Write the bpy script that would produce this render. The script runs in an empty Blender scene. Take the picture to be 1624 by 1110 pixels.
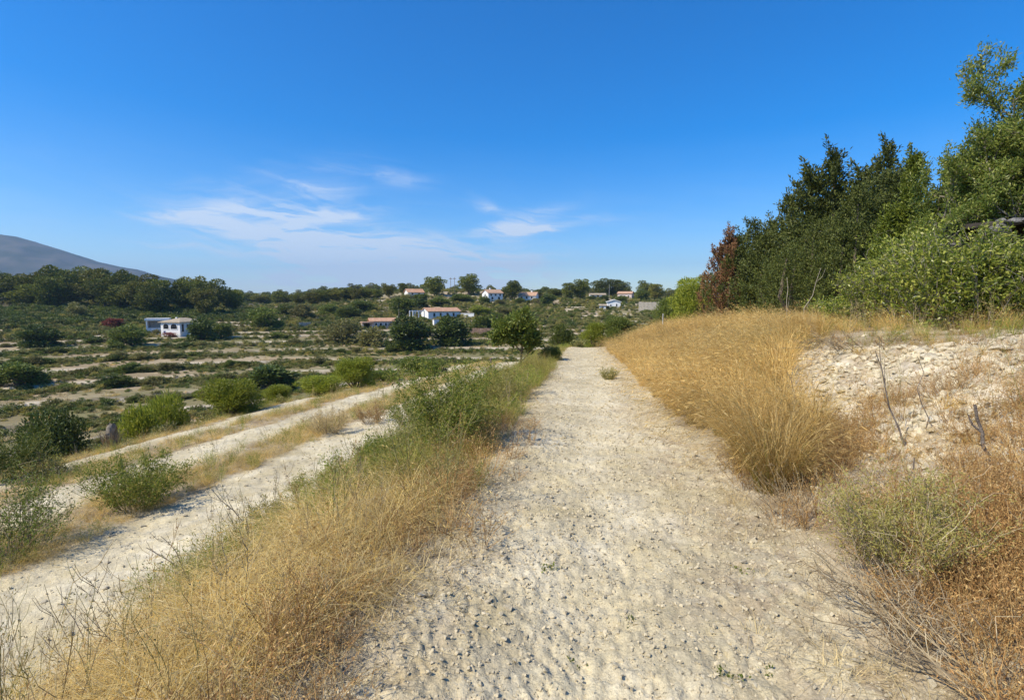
import bpy, math, random
import numpy as np
from mathutils import Vector

# ----------------------------------------------------------------------------
# camera, sky, sun, exposure
# ----------------------------------------------------------------------------
scene = bpy.context.scene
COL = scene.collection
R = math.radians
EYE = 1.62
YAW = R(7.9)            # the camera looks this far left of the path (+Y)
PITCH = R(5.28)
FPX = 812.0             # focal length in photo pixels (photo 1624 wide)
SA, CA = math.sin(YAW), math.cos(YAW)

cam_d = bpy.data.cameras.new('camera')
cam = bpy.data.objects.new('camera', cam_d)
COL.objects.link(cam)
cam_d.sensor_width = 36.0
cam_d.lens = 36.0 * FPX / 1624.0
cam_d.clip_start = 0.05
cam_d.clip_end = 20000
cam.location = (0, 0, EYE)
cam.rotation_euler = (math.pi / 2 - PITCH, 0, YAW)
scene.camera = cam

SUN_H = Vector((-0.81, -0.58)).normalized()     # horizontal direction towards the sun
SUN_EL = R(47)
sd = Vector((SUN_H.x * math.cos(SUN_EL), SUN_H.y * math.cos(SUN_EL), math.sin(SUN_EL)))
sun_d = bpy.data.lights.new('sun', 'SUN')
sun_d.energy = 4.8
sun_d.angle = R(0.53)
sun_d.color = (1.0, 0.915, 0.755)
sun = bpy.data.objects.new('sun', sun_d)
COL.objects.link(sun)
sun.location = sd * 50
sun.rotation_euler = sd.to_track_quat('Z', 'Y').to_euler()

scene.view_settings.view_transform = 'Standard'
scene.view_settings.look = 'None'
scene.view_settings.exposure = 0.37
scene.view_settings.gamma = 1.0
scene.render.engine = 'CYCLES'
scene.cycles.use_denoising = True
scene.cycles.max_bounces = 5
scene.cycles.diffuse_bounces = 2
scene.cycles.transmission_bounces = 2
scene.cycles.transparent_max_bounces = 4
scene.cycles.volume_bounces = 0

def ray(px, row):
    """horizontal unit-depth ray of a photo pixel: (right, forward, up) with forward = 1"""
    u = (px - 812.0) / FPX
    v = (row - 555.0) / FPX
    f = math.cos(PITCH) - v * math.sin(PITCH)
    z = -math.sin(PITCH) - v * math.cos(PITCH)
    return u / f, 1.0, z / f

def c2w(xc, yc):
    return xc * CA - yc * SA, xc * SA + yc * CA

def build_world():
    w = bpy.data.worlds.new('World')
    scene.world = w
    w.use_nodes = True
    nt = w.node_tree
    nt.nodes.clear()
    N, L = nt.nodes.new, nt.links.new
    out = N('ShaderNodeOutputWorld')
    bg = N('ShaderNodeBackground')
    bg.inputs['Strength'].default_value = 0.15
    sky = N('ShaderNodeTexSky')
    sky.sky_type = 'NISHITA'
    sky.sun_disc = False
    sky.sun_elevation = SUN_EL
    sky.sun_rotation = math.atan2(sd.x, sd.y)
    sky.altitude = 300
    sky.air_density = 1.0
    sky.dust_density = 0.35
    sky.ozone_density = 3.2
    hsv = N('ShaderNodeHueSaturation')
    hsv.inputs['Hue'].default_value = 0.508
    hsv.inputs['Saturation'].default_value = 1.52
    hsv.inputs['Value'].default_value = 1.0
    L(sky.outputs[0], hsv.inputs['Color'])

    def m(op, a, b=None, c=None):
        n = N('ShaderNodeMath')
        n.operation = op
        for i, v in enumerate((a, b, c)):
            if v is None:
                continue
            if isinstance(v, (int, float)):
                n.inputs[i].default_value = v
            else:
                L(v, n.inputs[i])
        return n.outputs[0]
    tc = N('ShaderNodeTexCoord')
    sep = N('ShaderNodeSeparateXYZ')
    L(tc.outputs['Generated'], sep.inputs[0])
    X, Y, Z = sep.outputs
    az = m('MULTIPLY', m('ARCTAN2', X, Y), 180 / math.pi)
    el = m('MULTIPLY', m('ARCSINE', Z), 180 / math.pi)
    # cirrus noise lives on a high flat layer: direction / height
    zz = m('MAXIMUM', m('ADD', Z, 0.06), 0.02)
    comb = N('ShaderNodeCombineXYZ')
    L(m('DIVIDE', X, zz), comb.inputs[0])
    L(m('DIVIDE', Y, zz), comb.inputs[1])
    # domain warp
    n0 = N('ShaderNodeTexNoise')
    n0.inputs['Scale'].default_value = 0.55
    n0.inputs['Detail'].default_value = 4
    L(comb.outputs[0], n0.inputs['Vector'])
    mp = N('ShaderNodeMapping')
    mp.inputs['Rotation'].default_value = (0, 0, R(-22))
    mp.inputs['Scale'].default_value = (0.42, 1.5, 1)
    va = N('ShaderNodeVectorMath')
    va.operation = 'MULTIPLY_ADD'
    L(n0.outputs['Color'], va.inputs[0])
    va.inputs[1].default_value = (1.5, 1.5, 0)
    L(comb.outputs[0], va.inputs[2])
    L(va.outputs[0], mp.inputs['Vector'])
    n1 = N('ShaderNodeTexNoise')
    n1.inputs['Scale'].default_value = 1.25
    n1.inputs['Detail'].default_value = 9
    n1.inputs['Roughness'].default_value = 0.62
    L(mp.outputs[0], n1.inputs['Vector'])
    wisps = N('ShaderNodeMapRange')
    wisps.interpolation_type = 'SMOOTHSTEP'
    wisps.inputs['From Min'].default_value = 0.36
    wisps.inputs['From Max'].default_value = 0.66
    L(n1.outputs['Fac'], wisps.inputs['Value'])
    # jitter of the streak outlines
    n2 = N('ShaderNodeTexNoise')
    n2.inputs['Scale'].default_value = 9.0
    n2.inputs['Detail'].default_value = 5
    L(tc.outputs['Generated'], n2.inputs['Vector'])
    sc = N('ShaderNodeSeparateColor')
    L(n2.outputs['Color'], sc.inputs[0])
    azj = m('MULTIPLY_ADD', m('SUBTRACT', sc.outputs[0], 0.5), 7.0, az)
    elj = m('MULTIPLY_ADD', m('SUBTRACT', sc.outputs[1], 0.5), 2.6, el)
    streaks = [(310, 354, 62, 9, 9, .62), (480, 341, 95, 8, -5, .62), (500, 312, 60, 26, -25, .22),
               (560, 402, 140, 24, 13, 1.2), (520, 376, 55, 14, 0, .5), (640, 425, 130, 26, 8, .9),
               (830, 368, 95, 6, -6, .6), (775, 330, 30, 6, 16, .3), (735, 428, 95, 18, -3, .8),
               (630, 283, 30, 10, 10, .18), (450, 440, 45, 8, -4, .35), (320, 398, 80, 4, 2, .25),
               (610, 456, 190, 13, 1, .45), (420, 300, 80, 22, -15, .12), (850, 352, 40, 10, -20, .25)]
    tot = None
    for px, row, hl, ht, slope, s in streaks:
        u, f, z = ray(px, row)
        a0 = math.degrees(math.atan2(u, 1)) - math.degrees(YAW)
        e0 = math.degrees(math.atan2(z, math.hypot(u, 1)))
        k = math.degrees(1 / FPX) * math.cos(math.atan(u)) ** 2
        la, lt = hl * k * 1.15, ht * k * 1.35
        c_, s_ = math.cos(R(-slope)), math.sin(R(-slope))
        da = m('SUBTRACT', azj, a0)
        de = m('SUBTRACT', elj, e0)
        a = m('ADD', m('MULTIPLY', da, c_ / la), m('MULTIPLY', de, s_ / la))
        b = m('ADD', m('MULTIPLY', da, -s_ / lt), m('MULTIPLY', de, c_ / lt))
        q = m('ADD', m('MULTIPLY', a, a), m('MULTIPLY', b, b))
        g = m('MULTIPLY', m('POWER', 2.718, m('MULTIPLY', q, -1.0)), s * 2.2)
        tot = g if tot is None else m('ADD', tot, g)
    # faint cirrus veil continuing all round, low in the sky
    veil = m('MULTIPLY', m('POWER', 2.718, m('MULTIPLY', m('MULTIPLY', el, el), -1 / 90.0)), 0.10)
    fc = N('ShaderNodeCombineXYZ')
    L(m('MULTIPLY', azj, 0.10), fc.inputs[0])
    L(m('ADD', m('MULTIPLY', elj, 0.62), m('MULTIPLY', azj, 0.07)), fc.inputs[1])
    n3 = N('ShaderNodeTexNoise')
    n3.inputs['Scale'].default_value = 1.15
    n3.inputs['Detail'].default_value = 8
    n3.inputs['Roughness'].default_value = 0.6
    n3.inputs['Distortion'].default_value = 0.9
    L(fc.outputs[0], n3.inputs['Vector'])
    fil = N('ShaderNodeMapRange')
    fil.interpolation_type = 'SMOOTHSTEP'
    fil.inputs['From Min'].default_value = 0.40
    fil.inputs['From Max'].default_value = 0.66
    L(n3.outputs['Fac'], fil.inputs['Value'])
    tex = m('ADD', m('MULTIPLY', wisps.outputs[0], 0.4), m('MULTIPLY', fil.outputs[0], 0.75))
    cov = m('MULTIPLY', m('ADD', tot, veil), m('ADD', tex, 0.04))
    cov = m('MINIMUM', cov, 0.8)
    mix = N('ShaderNodeMix')
    mix.data_type = 'RGBA'
    L(cov, mix.inputs['Factor'])
    L(hsv.outputs[0], mix.inputs['A'])
    mix.inputs['B'].default_value = (4.6, 5.0, 5.5, 1)
    L(mix.outputs['Result'], bg.inputs['Color'])
    L(bg.outputs[0], out.inputs['Surface'])
build_world()

# ----------------------------------------------------------------------------
# numeric helpers
# ----------------------------------------------------------------------------
def _h(ix, iy, seed):
    n = (ix.astype(np.int64) * 374761393 + iy.astype(np.int64) * 668265263 + seed * 974126177) & 0xffffffff
    n = ((n ^ (n >> 13)) * 1274126177) & 0xffffffff
    n = ((n ^ (n >> 15)) * 2246822519) & 0xffffffff
    return ((n ^ (n >> 16)) & 0xffffff) / float(0xffffff)

def vnoise(x, y, seed=0):
    x = np.asarray(x, float); y = np.asarray(y, float)
    fx, fy = np.floor(x), np.floor(y)
    tx, ty = x - fx, y - fy
    tx = tx * tx * tx * (tx * (tx * 6 - 15) + 10)
    ty = ty * ty * ty * (ty * (ty * 6 - 15) + 10)
    a = _h(fx, fy, seed); b = _h(fx + 1, fy, seed)
    c = _h(fx, fy + 1, seed); d = _h(fx + 1, fy + 1, seed)
    return ((a + (b - a) * tx) * (1 - ty) + (c + (d - c) * tx) * ty) * 2 - 1

def fbm(x, y, octv=4, seed=0, gain=0.5):
    s = 0; a = 1; t = 0
    x = np.asarray(x, float); y = np.asarray(y, float)
    for i in range(octv):
        s = s + a * vnoise(x, y, seed + i * 17)
        t += a
        a *= gain
        x, y = x * 1.83 + y * 0.84 + 3.1, y * 1.83 - x * 0.84 + 7.7
    return s / t

def sstep(a, b, x):
    t = np.clip((np.asarray(x, float) - a) / (b - a), 0, 1)
    return t * t * (3 - 2 * t)

# ----------------------------------------------------------------------------
# the lie of the land
# ----------------------------------------------------------------------------
CX = np.array([-60, -34, -24, -18, -14.6, -13.2, -12.4, -11.4, -10, -8.2, -6.7, -4.7, -4.2, -3.2, -2.1, -1.35, -.8, 0, .9, 1.5, 2.0, 2.7, 3.5, 4.4, 5.5, 7, 10, 16, 30, 80])
CZ = np.array([-20, -12.5, -8, -5, -2.6, -1.95, -1.78, -1.72, -1.58, -1.42, -1.3, -1.2, -1.08, -.62, -.2, -.02, .02, -.03, .0, .05, .17, .42, .74, 1.08, 1.36, 1.52, 1.7, 2.1, 2.6, 3])
FD = np.array([0, 25, 32, 42, 50, 60, 75, 95, 115, 140, 165, 200, 250, 300, 400, 520, 700, 1100, 12000])
FZ = np.array([-11, -12.2, -13.0, -13.6, -13.4, -12.8, -11.6, -10.3, -9.4, -8.5, -6.4, -2.4, 1.6, 3.2, 3.6, 1.0, -4, -8, -10.0])

def cam_coords(x, y):
    xc = x * CA + y * SA
    yc = -x * SA + y * CA
    return xc, yc

def terrace_info(x, y):
    """far terrain: smooth base, terraced height, riser mask"""
    xc, yc = cam_coords(x, y)
    d = np.hypot(xc, yc)
    az = np.degrees(np.arctan2(xc, yc))
    dd = d * (1 + 0.055 * fbm(x / 70.0, y / 70.0, 2, 5)) * (1 + 0.0012 * np.clip(az + 20, -60, 60))
    z = np.interp(dd, FD, FZ)
    far = sstep(175, 255, d)
    z = z - 4.2 * np.exp(-((az + 25.5) / 6.0) ** 2) * far
    z = z - 2.0 * np.exp(-((az - 22) / 8.0) ** 2) * far
    z = z + 3.6 * np.exp(-((az + 7) / 13.0) ** 2) * sstep(165, 255, d) * (1 - sstep(380, 600, d))
    z = z + EYE
    st = np.where(d < 170, 0.82, 1.5)
    t = z / 0.66
    fr = t - np.floor(t)
    zt = 0.66 * (np.floor(t) + sstep(.86, .985, fr) * 0.90 + 0.10 * fr)
    k = sstep(36, 48, d) * (1 - sstep(215, 290, d))
    riser = sstep(.80, .88, fr) * (1 - sstep(.975, .99, fr)) * k
    return z * (1 - k) + zt * k, riser, d, az, fr, k

def near_weight(x, y):
    wl = sstep(-32, -15, x)
    e0 = 40 + 26 * sstep(4, 12, x)
    wf = 1 - sstep(0, 1, (y - e0) / 36.0)
    return wl * wf

def h_base(x, y):
    x = np.asarray(x, float); y = np.asarray(y, float)
    zf, riser, d, az, fr, k = terrace_info(x, y)
    py = np.where(y < 38, -0.045 * y, -1.71 - 0.07 * (y - 38))
    py = np.where(y < -15, 0.675, py)
    wob = 0.35 * fbm(y / 9.0, x * 0 + 2.2, 2, 31)
    xw = x + wob * sstep(1.6, 4.0, np.abs(x))
    zn = py + np.interp(xw, CX, CZ) + py * -0.30 * sstep(2.2, 6, x) * (1 - .75 * sstep(9, 18, y))
    zn = zn + 0.10 * fbm(x / 2.2, y / 2.6, 3, 8) * sstep(1.2, 3, np.abs(x - .3))
    w = near_weight(x, y)
    return zn * w + zf * (1 - w)

def edges(y):
    n1 = fbm(y / 1.3, y * 0 + 1.5, 3, 41)
    n2 = fbm(y / 1.3, y * 0 + 9.5, 3, 43)
    return n1, n2

def masks(x, y):
    """soil zones (0..1): main path, lower track, far track, thin bare strip, rocky bank"""
    x = np.asarray(x, float); y = np.asarray(y, float)
    n1, n2 = edges(y)
    rag = 0.16 * fbm(x / .35, y / .35, 3, 77)
    near = near_weight(x, y)
    def band(a, b, s=0.16, ya=-40, yb=48):
        return sstep(a - s, a + s, x + .22 * n1 + rag) * (1 - sstep(b - s, b + s, x + .22 * n2 + rag)) * near * (1 - sstep(yb - 3, yb + 3, y))
    p = sstep(-1.32, -1.0, x + .12 * n1 + rag) * (1 - sstep(1.39, 1.71, x + .22 * n2 + rag)) * near * (1 - sstep(45, 51, y))
    t1 = band(-6.75, -3.95, .3)
    t2 = band(-10.0, -8.35, .2)
    t3 = band(-12.5, -11.6, .2, yb=26)
    crest = np.interp(x, [2, 3.9, 4.3, 4.8, 5.5, 6.5, 9], [11.5, 11.3, 10.6, 8.9, 7.5, 6.7, 5.6])
    rk = sstep(2.35, 3.0, x + rag * 2) * (1 - sstep(8.0, 9.5, x)) * sstep(3.0, 3.9, y + rag * 2) * (1 - sstep(crest - .3, crest + .3, y + .3 * n1)) * (1 - sstep(-.5, .4, y - 2.65 * x + rag * 3))
    return p, t1, t2, t3, rk

def micro(x, y, d):
    p, t1, t2, t3, rk = masks(x, y)
    bare = np.clip(p + t1 + t2 + t3, 0, 1)
    clod = np.abs(fbm(x / .085, y / .085, 3, 3, .6))
    fine = fbm(x / .036, y / .036, 2, 13)
    lump = fbm(x / .34, y / .34, 3, 23)
    rut = fbm(x / .7, y / 2.4, 2, 29)
    z = bare * (0.036 * clod + 0.013 * fine + 0.018 * lump + 0.03 * rut)
    z = z + (1 - bare) * 0.025 * lump
    b1 = np.abs(fbm(x / .55, y / .38, 4, 53, .55)); b2 = fbm(x / .9, y / 1.1, 2, 59)
    ledge = np.abs(fbm(x / .16, y / .12, 3, 63, .6))
    z = z + rk * (0.10 * b1 + 0.08 * b2 + 0.07 * ledge + .02 * clod)
    return z * (1 - sstep(25, 45, d))

def ground_z(x, y):
    x = np.asarray(x, float); y = np.asarray(y, float)
    return h_base(x, y) + micro(x, y, np.hypot(x, y))

def gz(x, y):
    return float(ground_z(np.array([x]), np.array([y]))[0])

_DS = np.geomspace(1.6, 430, 900)
def hit(px, row, fallback=300.0):
    """where the ray of a photo pixel meets the land (world x, y, forward distance)"""
    u, f, z = ray(px, row)
    x, y = c2w(u * _DS, _DS)
    zz = EYE + z * _DS
    below = np.nonzero(zz < h_base(x, y))[0]
    D = float(_DS[below[0]]) if len(below) else fallback
    x, y = c2w(u * D, D)
    return x, y, D

def at(px, D):
    u, f, z = ray(px, 480)
    return c2w(u * D, D)

# ----------------------------------------------------------------------------
# object helpers
# ----------------------------------------------------------------------------
def mesh_np(name, V, F, mats=(), mi=None, smooth=False):
    V = np.asarray(V, np.float32); F = np.asarray(F, np.int32)
    me = bpy.data.meshes.new(name)
    n, k = F.shape
    me.vertices.add(len(V)); me.vertices.foreach_set('co', V.ravel())
    me.loops.add(n * k); me.loops.foreach_set('vertex_index', F.ravel())
    me.polygons.add(n); me.polygons.foreach_set('loop_start', np.arange(0, n * k, k, dtype=np.int32))
    if mi is not None:
        me.polygons.foreach_set('material_index', np.asarray(mi, np.int32))
    me.polygons.foreach_set('use_smooth', np.full(n, smooth, bool))
    me.update(calc_edges=True)
    for m_ in mats:
        me.materials.append(m_)
    return me

def join(parts):
    V, F, o = [], [], 0
    for v, f in parts:
        V.append(np.asarray(v, float)); F.append(np.asarray(f, int) + o); o += len(v)
    return np.vstack(V), np.vstack(F)

def tag(o, label=None, cat=None, group=None, kind=None):
    if label: o['label'] = label
    if cat: o['category'] = cat
    if group: o['group'] = group
    if kind: o['kind'] = kind
    return o

def obj(name, me, parent=None, loc=(0, 0, 0), rot=(0, 0, 0), scale=(1, 1, 1)):
    o = bpy.data.objects.new(name, me)
    COL.objects.link(o)
    o.location = loc; o.rotation_euler = rot; o.scale = scale
    if parent is not None:
        o.parent = parent
    return o

def thing(name, label, cat, loc, rz=0, scale=(1, 1, 1), group=None):
    o = obj(name, None, None, loc, (0, 0, rz), scale)
    o.empty_display_size = .2
    return tag(o, label, cat, group)

def tube(P, rad, n=5):
    P = np.asarray(P, float); rad = np.asarray(rad, float)
    T = np.gradient(P, axis=0)
    T /= np.linalg.norm(T, axis=1)[:, None] + 1e-9
    ref = np.array([0.31, 0.72, 0.1]) if abs(T[0, 2]) > .8 else np.array([0, 0, 1.0])
    A = np.cross(T, ref); A /= np.linalg.norm(A, axis=1)[:, None] + 1e-9
    B = np.cross(T, A)
    an = np.arange(n) * 2 * math.pi / n
    V = P[:, None, :] + rad[:, None, None] * (np.cos(an)[None, :, None] * A[:, None, :] + np.sin(an)[None, :, None] * B[:, None, :])
    V = V.reshape(-1, 3)
    F = []
    for i in range(len(P) - 1):
        for j in range(n):
            k = (j + 1) % n
            F.append((i * n + j, i * n + k, (i + 1) * n + k, (i + 1) * n + j))
    return V, np.array(F)

def unit(a):
    return a / (np.linalg.norm(a, axis=-1, keepdims=True) + 1e-9)

def leaves(rng, P, Dr, L, W, fold=0.15):
    """one rhombic leaf per point P, pointing along Dr"""
    n = len(P)
    L = np.broadcast_to(L, (n,)) * rng.uniform(.65, 1.3, n)
    W = np.broadcast_to(W, (n,)) * rng.uniform(.65, 1.3, n)
    D = unit(Dr)
    S = unit(np.cross(D, rng.normal(size=(n, 3))))
    Nn = np.cross(D, S)
    mid = P + D * (L * .5)[:, None]
    a = P; c = P + D * L[:, None] - Nn * (L * fold * .6)[:, None]
    b = mid + S * (W * .5)[:, None] + Nn * (W * fold)[:, None]
    d = mid - S * (W * .5)[:, None] + Nn * (W * fold)[:, None]
    V = np.stack([a, b, c, d], 1).reshape(-1, 3)
    F = np.arange(4 * n).reshape(n, 4)
    return V, F

def sphere_dirs(rng, n):
    return unit(rng.normal(size=(n, 3)))

def clump_leaves(rng, C, Rd, n, L, W, up=0.3, shell=.55, flat=1.0, outw=.9):
    """n leaves spread over ellipsoidal clumps C with radii Rd"""
    C = np.asarray(C, float); Rd = np.asarray(Rd, float)
    pr = Rd ** 2 / np.sum(Rd ** 2)
    k = rng.choice(len(C), n, p=pr)
    u = sphere_dirs(rng, n)
    r = Rd[k] * (shell + (1 - shell) * rng.uniform(0, 1, n) ** .6)
    inner = rng.uniform(size=n) < .2
    r = np.where(inner, Rd[k] * rng.uniform(0.1, .7, n), r) * rng.uniform(.85, 1.12, n)
    off = u * r[:, None]
    off[:, 2] *= flat
    P = C[k] + off
    D = u * outw + rng.normal(size=(n, 3)) * .6 + np.array([0, 0, up])
    return leaves(rng, P, D, L, W)

def tuft(rng, n, h, r0, tilt, curve, w, segs=4, lean=(0, 0), head=0.0, hl=.05, hw=.008, wander=.012):
    """grass tuft of ribbon blades; lean pushes every tip the same way"""
    H = h * rng.uniform(.5, 1.15, n)
    an = rng.uniform(0, 2 * math.pi, n)
    rr = r0 * np.sqrt(rng.uniform(0, 1, n))
    B = np.stack([rr * np.cos(an), rr * np.sin(an), np.full(n, -.02)], 1)
    an2 = an + rng.normal(0, .8, n)
    tl = np.abs(rng.normal(tilt, tilt * .5, n)); cv = np.abs(rng.normal(curve, curve * .6, n))
    d = np.stack([np.cos(an2), np.sin(an2), np.zeros(n)], 1)
    ln = np.array([lean[0], lean[1], 0.0])
    t = np.linspace(0, 1, segs + 1)
    hor = (tl[:, None] * t + cv[:, None] * t ** 2.2)
    P = B[:, None, :] + d[:, None, :] * (hor * H[:, None])[:, :, None] + ln[None, None, :] * (H[:, None] * (t ** 1.7)[None, :])[:, :, None]
    drop = np.clip(1 - .42 * (hor + np.hypot(*lean) * t[None, :] ** 1.7) ** 1.6, .1, 1)
    P[:, :, 2] += H[:, None] * t[None, :] * drop
    # a slight wander
    P[:, 1:, :2] += rng.normal(0, wander, (n, segs, 2)) * H[:, None, None]
    s = unit(np.stack([-np.sin(an2 + rng.normal(0, .9, n)), np.cos(an2), np.zeros(n)], 1))
    wd = (w * rng.uniform(.6, 1.3, n))[:, None] * (1 - .8 * t[None, :] ** 1.5)
    Lf = P - s[:, None, :] * wd[:, :, None] * .5
    Rt = P + s[:, None, :] * wd[:, :, None] * .5
    m_ = segs + 1
    V = np.stack([Lf, Rt], 2).reshape(n * m_ * 2, 3)
    base = (np.arange(n) * m_ * 2)[:, None]
    i = np.arange(segs)[None, :] * 2
    F = np.stack([base + i, base + i + 1, base + i + 3, base + i + 2], 2).reshape(-1, 4)
    if head > 0:
        k = rng.uniform(size=n) < head
        q = P[k]
        Vh, Fh = leaves(rng, q[:, -1] - (q[:, -1] - q[:, -2]) * .3, unit(q[:, -1] - q[:, -2]) + rng.normal(0, .25, (k.sum(), 3)), hl, hw)
        V2, F2 = leaves(rng, q[:, -1] - (q[:, -1] - q[:, -2]) * .5, unit(q[:, -1] - q[:, -2]) + rng.normal(0, .45, (k.sum(), 3)), hl, hw)
        V, F = join([(V, F), (Vh, Fh), (V2, F2)])
    return V, F

def stems(rng, n, h, r0, spread, wob, rad, segs=6, lean=(0, 0)):
    """curving stems out of one foot: list of polylines"""
    out = []
    for i in range(n):
        a = rng.uniform(0, 2 * math.pi)
        k = math.sqrt(rng.uniform()) * spread
        d = np.array([math.cos(a) * k + lean[0], math.sin(a) * k + lean[1], 1.0])
        d /= np.linalg.norm(d)
        L = h * rng.uniform(.6, 1.1)
        p = np.array([math.cos(a) * r0 * rng.uniform(), math.sin(a) * r0 * rng.uniform(), -.03])
        P = [p]
        for s in range(segs):
            d = unit(d + rng.normal(0, wob, 3) + np.array([0, 0, .04]))
            p = p + d * L / segs
            P.append(p)
        out.append(np.array(P))
    return out

def stem_tubes(S, rad, n=3):
    return join([tube(P, np.linspace(rad, rad * .3, len(P)), n) for P in S])

def along(rng, S, n, t0=.25, jit=.03):
    """n points along stems S with local directions"""
    k = rng.integers(0, len(S), n)
    t = t0 + (1 - t0) * rng.uniform(0, 1, n) ** .8
    P, D = [], []
    A = np.array(S)
    m_ = A.shape[1] - 1
    f = t * m_
    i = np.minimum(f.astype(int), m_ - 1)
    w = (f - i)[:, None]
    P = A[k, i] * (1 - w) + A[k, i + 1] * w
    D = unit(A[k, i + 1] - A[k, i])
    return P + rng.normal(0, jit, (n, 3)), D

# ----------------------------------------------------------------------------
# materials
# ----------------------------------------------------------------------------
def new_mat(name):
    m_ = bpy.data.materials.new(name)
    m_.use_nodes = True
    nt = m_.node_tree
    nt.nodes.clear()
    return m_, nt, nt.nodes.new, nt.links.new

def leaf_mat(name, cols, trans=0.3, rough=.55, spec=.35, objvar=.25):
    """foliage: colours picked per leaf, brightness drifting per plant"""
    m_, nt, N, L = new_mat(name)
    out = N('ShaderNodeOutputMaterial')
    geo = N('ShaderNodeNewGeometry')
    oi = N('ShaderNodeObjectInfo')
    cr = N('ShaderNodeValToRGB')
    cr.color_ramp.interpolation = 'LINEAR'
    cols = [tuple(np.array(c) * ((1.72, 1.42, .92) if c[1] > c[0] else (1.17, 1.12, .9))) for c in cols]
    els = cr.color_ramp.elements
    while len(els) < len(cols):
        els.new(.5)
    for i, c in enumerate(cols):
        els[i].position = i / max(1, len(cols) - 1)
        els[i].color = (*c, 1)
    L(geo.outputs['Random Per Island'], cr.inputs[0])
    mr = N('ShaderNodeMapRange')
    mr.inputs['To Min'].default_value = 1 - objvar
    mr.inputs['To Max'].default_value = 1 + objvar
    L(oi.outputs['Random'], mr.inputs['Value'])
    hs = N('ShaderNodeHueSaturation')
    L(cr.outputs[0], hs.inputs['Color'])
    L(mr.outputs[0], hs.inputs['Value'])
    pb = N('ShaderNodeBsdfPrincipled')
    pb.inputs['Roughness'].default_value = rough
    pb.inputs['Specular IOR Level'].default_value = spec
    L(hs.outputs[0], pb.inputs['Base Color'])
    tr = N('ShaderNodeBsdfTranslucent')
    L(hs.outputs[0], tr.inputs['Color'])
    mx = N('ShaderNodeMixShader')
    mx.inputs[0].default_value = trans
    L(pb.outputs[0], mx.inputs[1]); L(tr.outputs[0], mx.inputs[2])
    L(mx.outputs[0], out.inputs['Surface'])
    return m_

def noise_mat(name, c1, c2, scale=4, rough=.9, bump=.2, spec=.2, detail=6, bscale=None, objvar=.0, coord='Object'):
    m_, nt, N, L = new_mat(name)
    out = N('ShaderNodeOutputMaterial')
    tc = N('ShaderNodeTexCoord')
    nz = N('ShaderNodeTexNoise')
    nz.inputs['Scale'].default_value = scale
    nz.inputs['Detail'].default_value = detail
    L(tc.outputs[coord], nz.inputs['Vector'])
    mr = N('ShaderNodeMapRange')
    mr.inputs['From Min'].default_value = .3; mr.inputs['From Max'].default_value = .7
    L(nz.outputs['Fac'], mr.inputs['Value'])
    mx = N('ShaderNodeMix'); mx.data_type = 'RGBA'
    mx.inputs['A'].default_value = (*c1, 1); mx.inputs['B'].default_value = (*c2, 1)
    L(mr.outputs[0], mx.inputs['Factor'])
    col = mx.outputs['Result']
    if objvar:
        oi = N('ShaderNodeObjectInfo')
        m2 = N('ShaderNodeMapRange')
        m2.inputs['To Min'].default_value = 1 - objvar; m2.inputs['To Max'].default_value = 1 + objvar
        L(oi.outputs['Random'], m2.inputs['Value'])
        hs = N('ShaderNodeHueSaturation')
        L(col, hs.inputs['Color']); L(m2.outputs[0], hs.inputs['Value'])
        col = hs.outputs[0]
    pb = N('ShaderNodeBsdfPrincipled')
    pb.inputs['Roughness'].default_value = rough
    pb.inputs['Specular IOR Level'].default_value = spec
    L(col, pb.inputs['Base Color'])
    if bump:
        nb = N('ShaderNodeTexNoise')
        nb.inputs['Scale'].default_value = bscale or scale * 4
        nb.inputs['Detail'].default_value = 6
        L(tc.outputs[coord], nb.inputs['Vector'])
        bp = N('ShaderNodeBump')
        bp.inputs['Strength'].default_value = bump
        bp.inputs['Distance'].default_value = .05
        L(nb.outputs['Fac'], bp.inputs['Height'])
        L(bp.outputs[0], pb.inputs['Normal'])
    L(pb.outputs[0], out.inputs['Surface'])
    return m_

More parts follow.
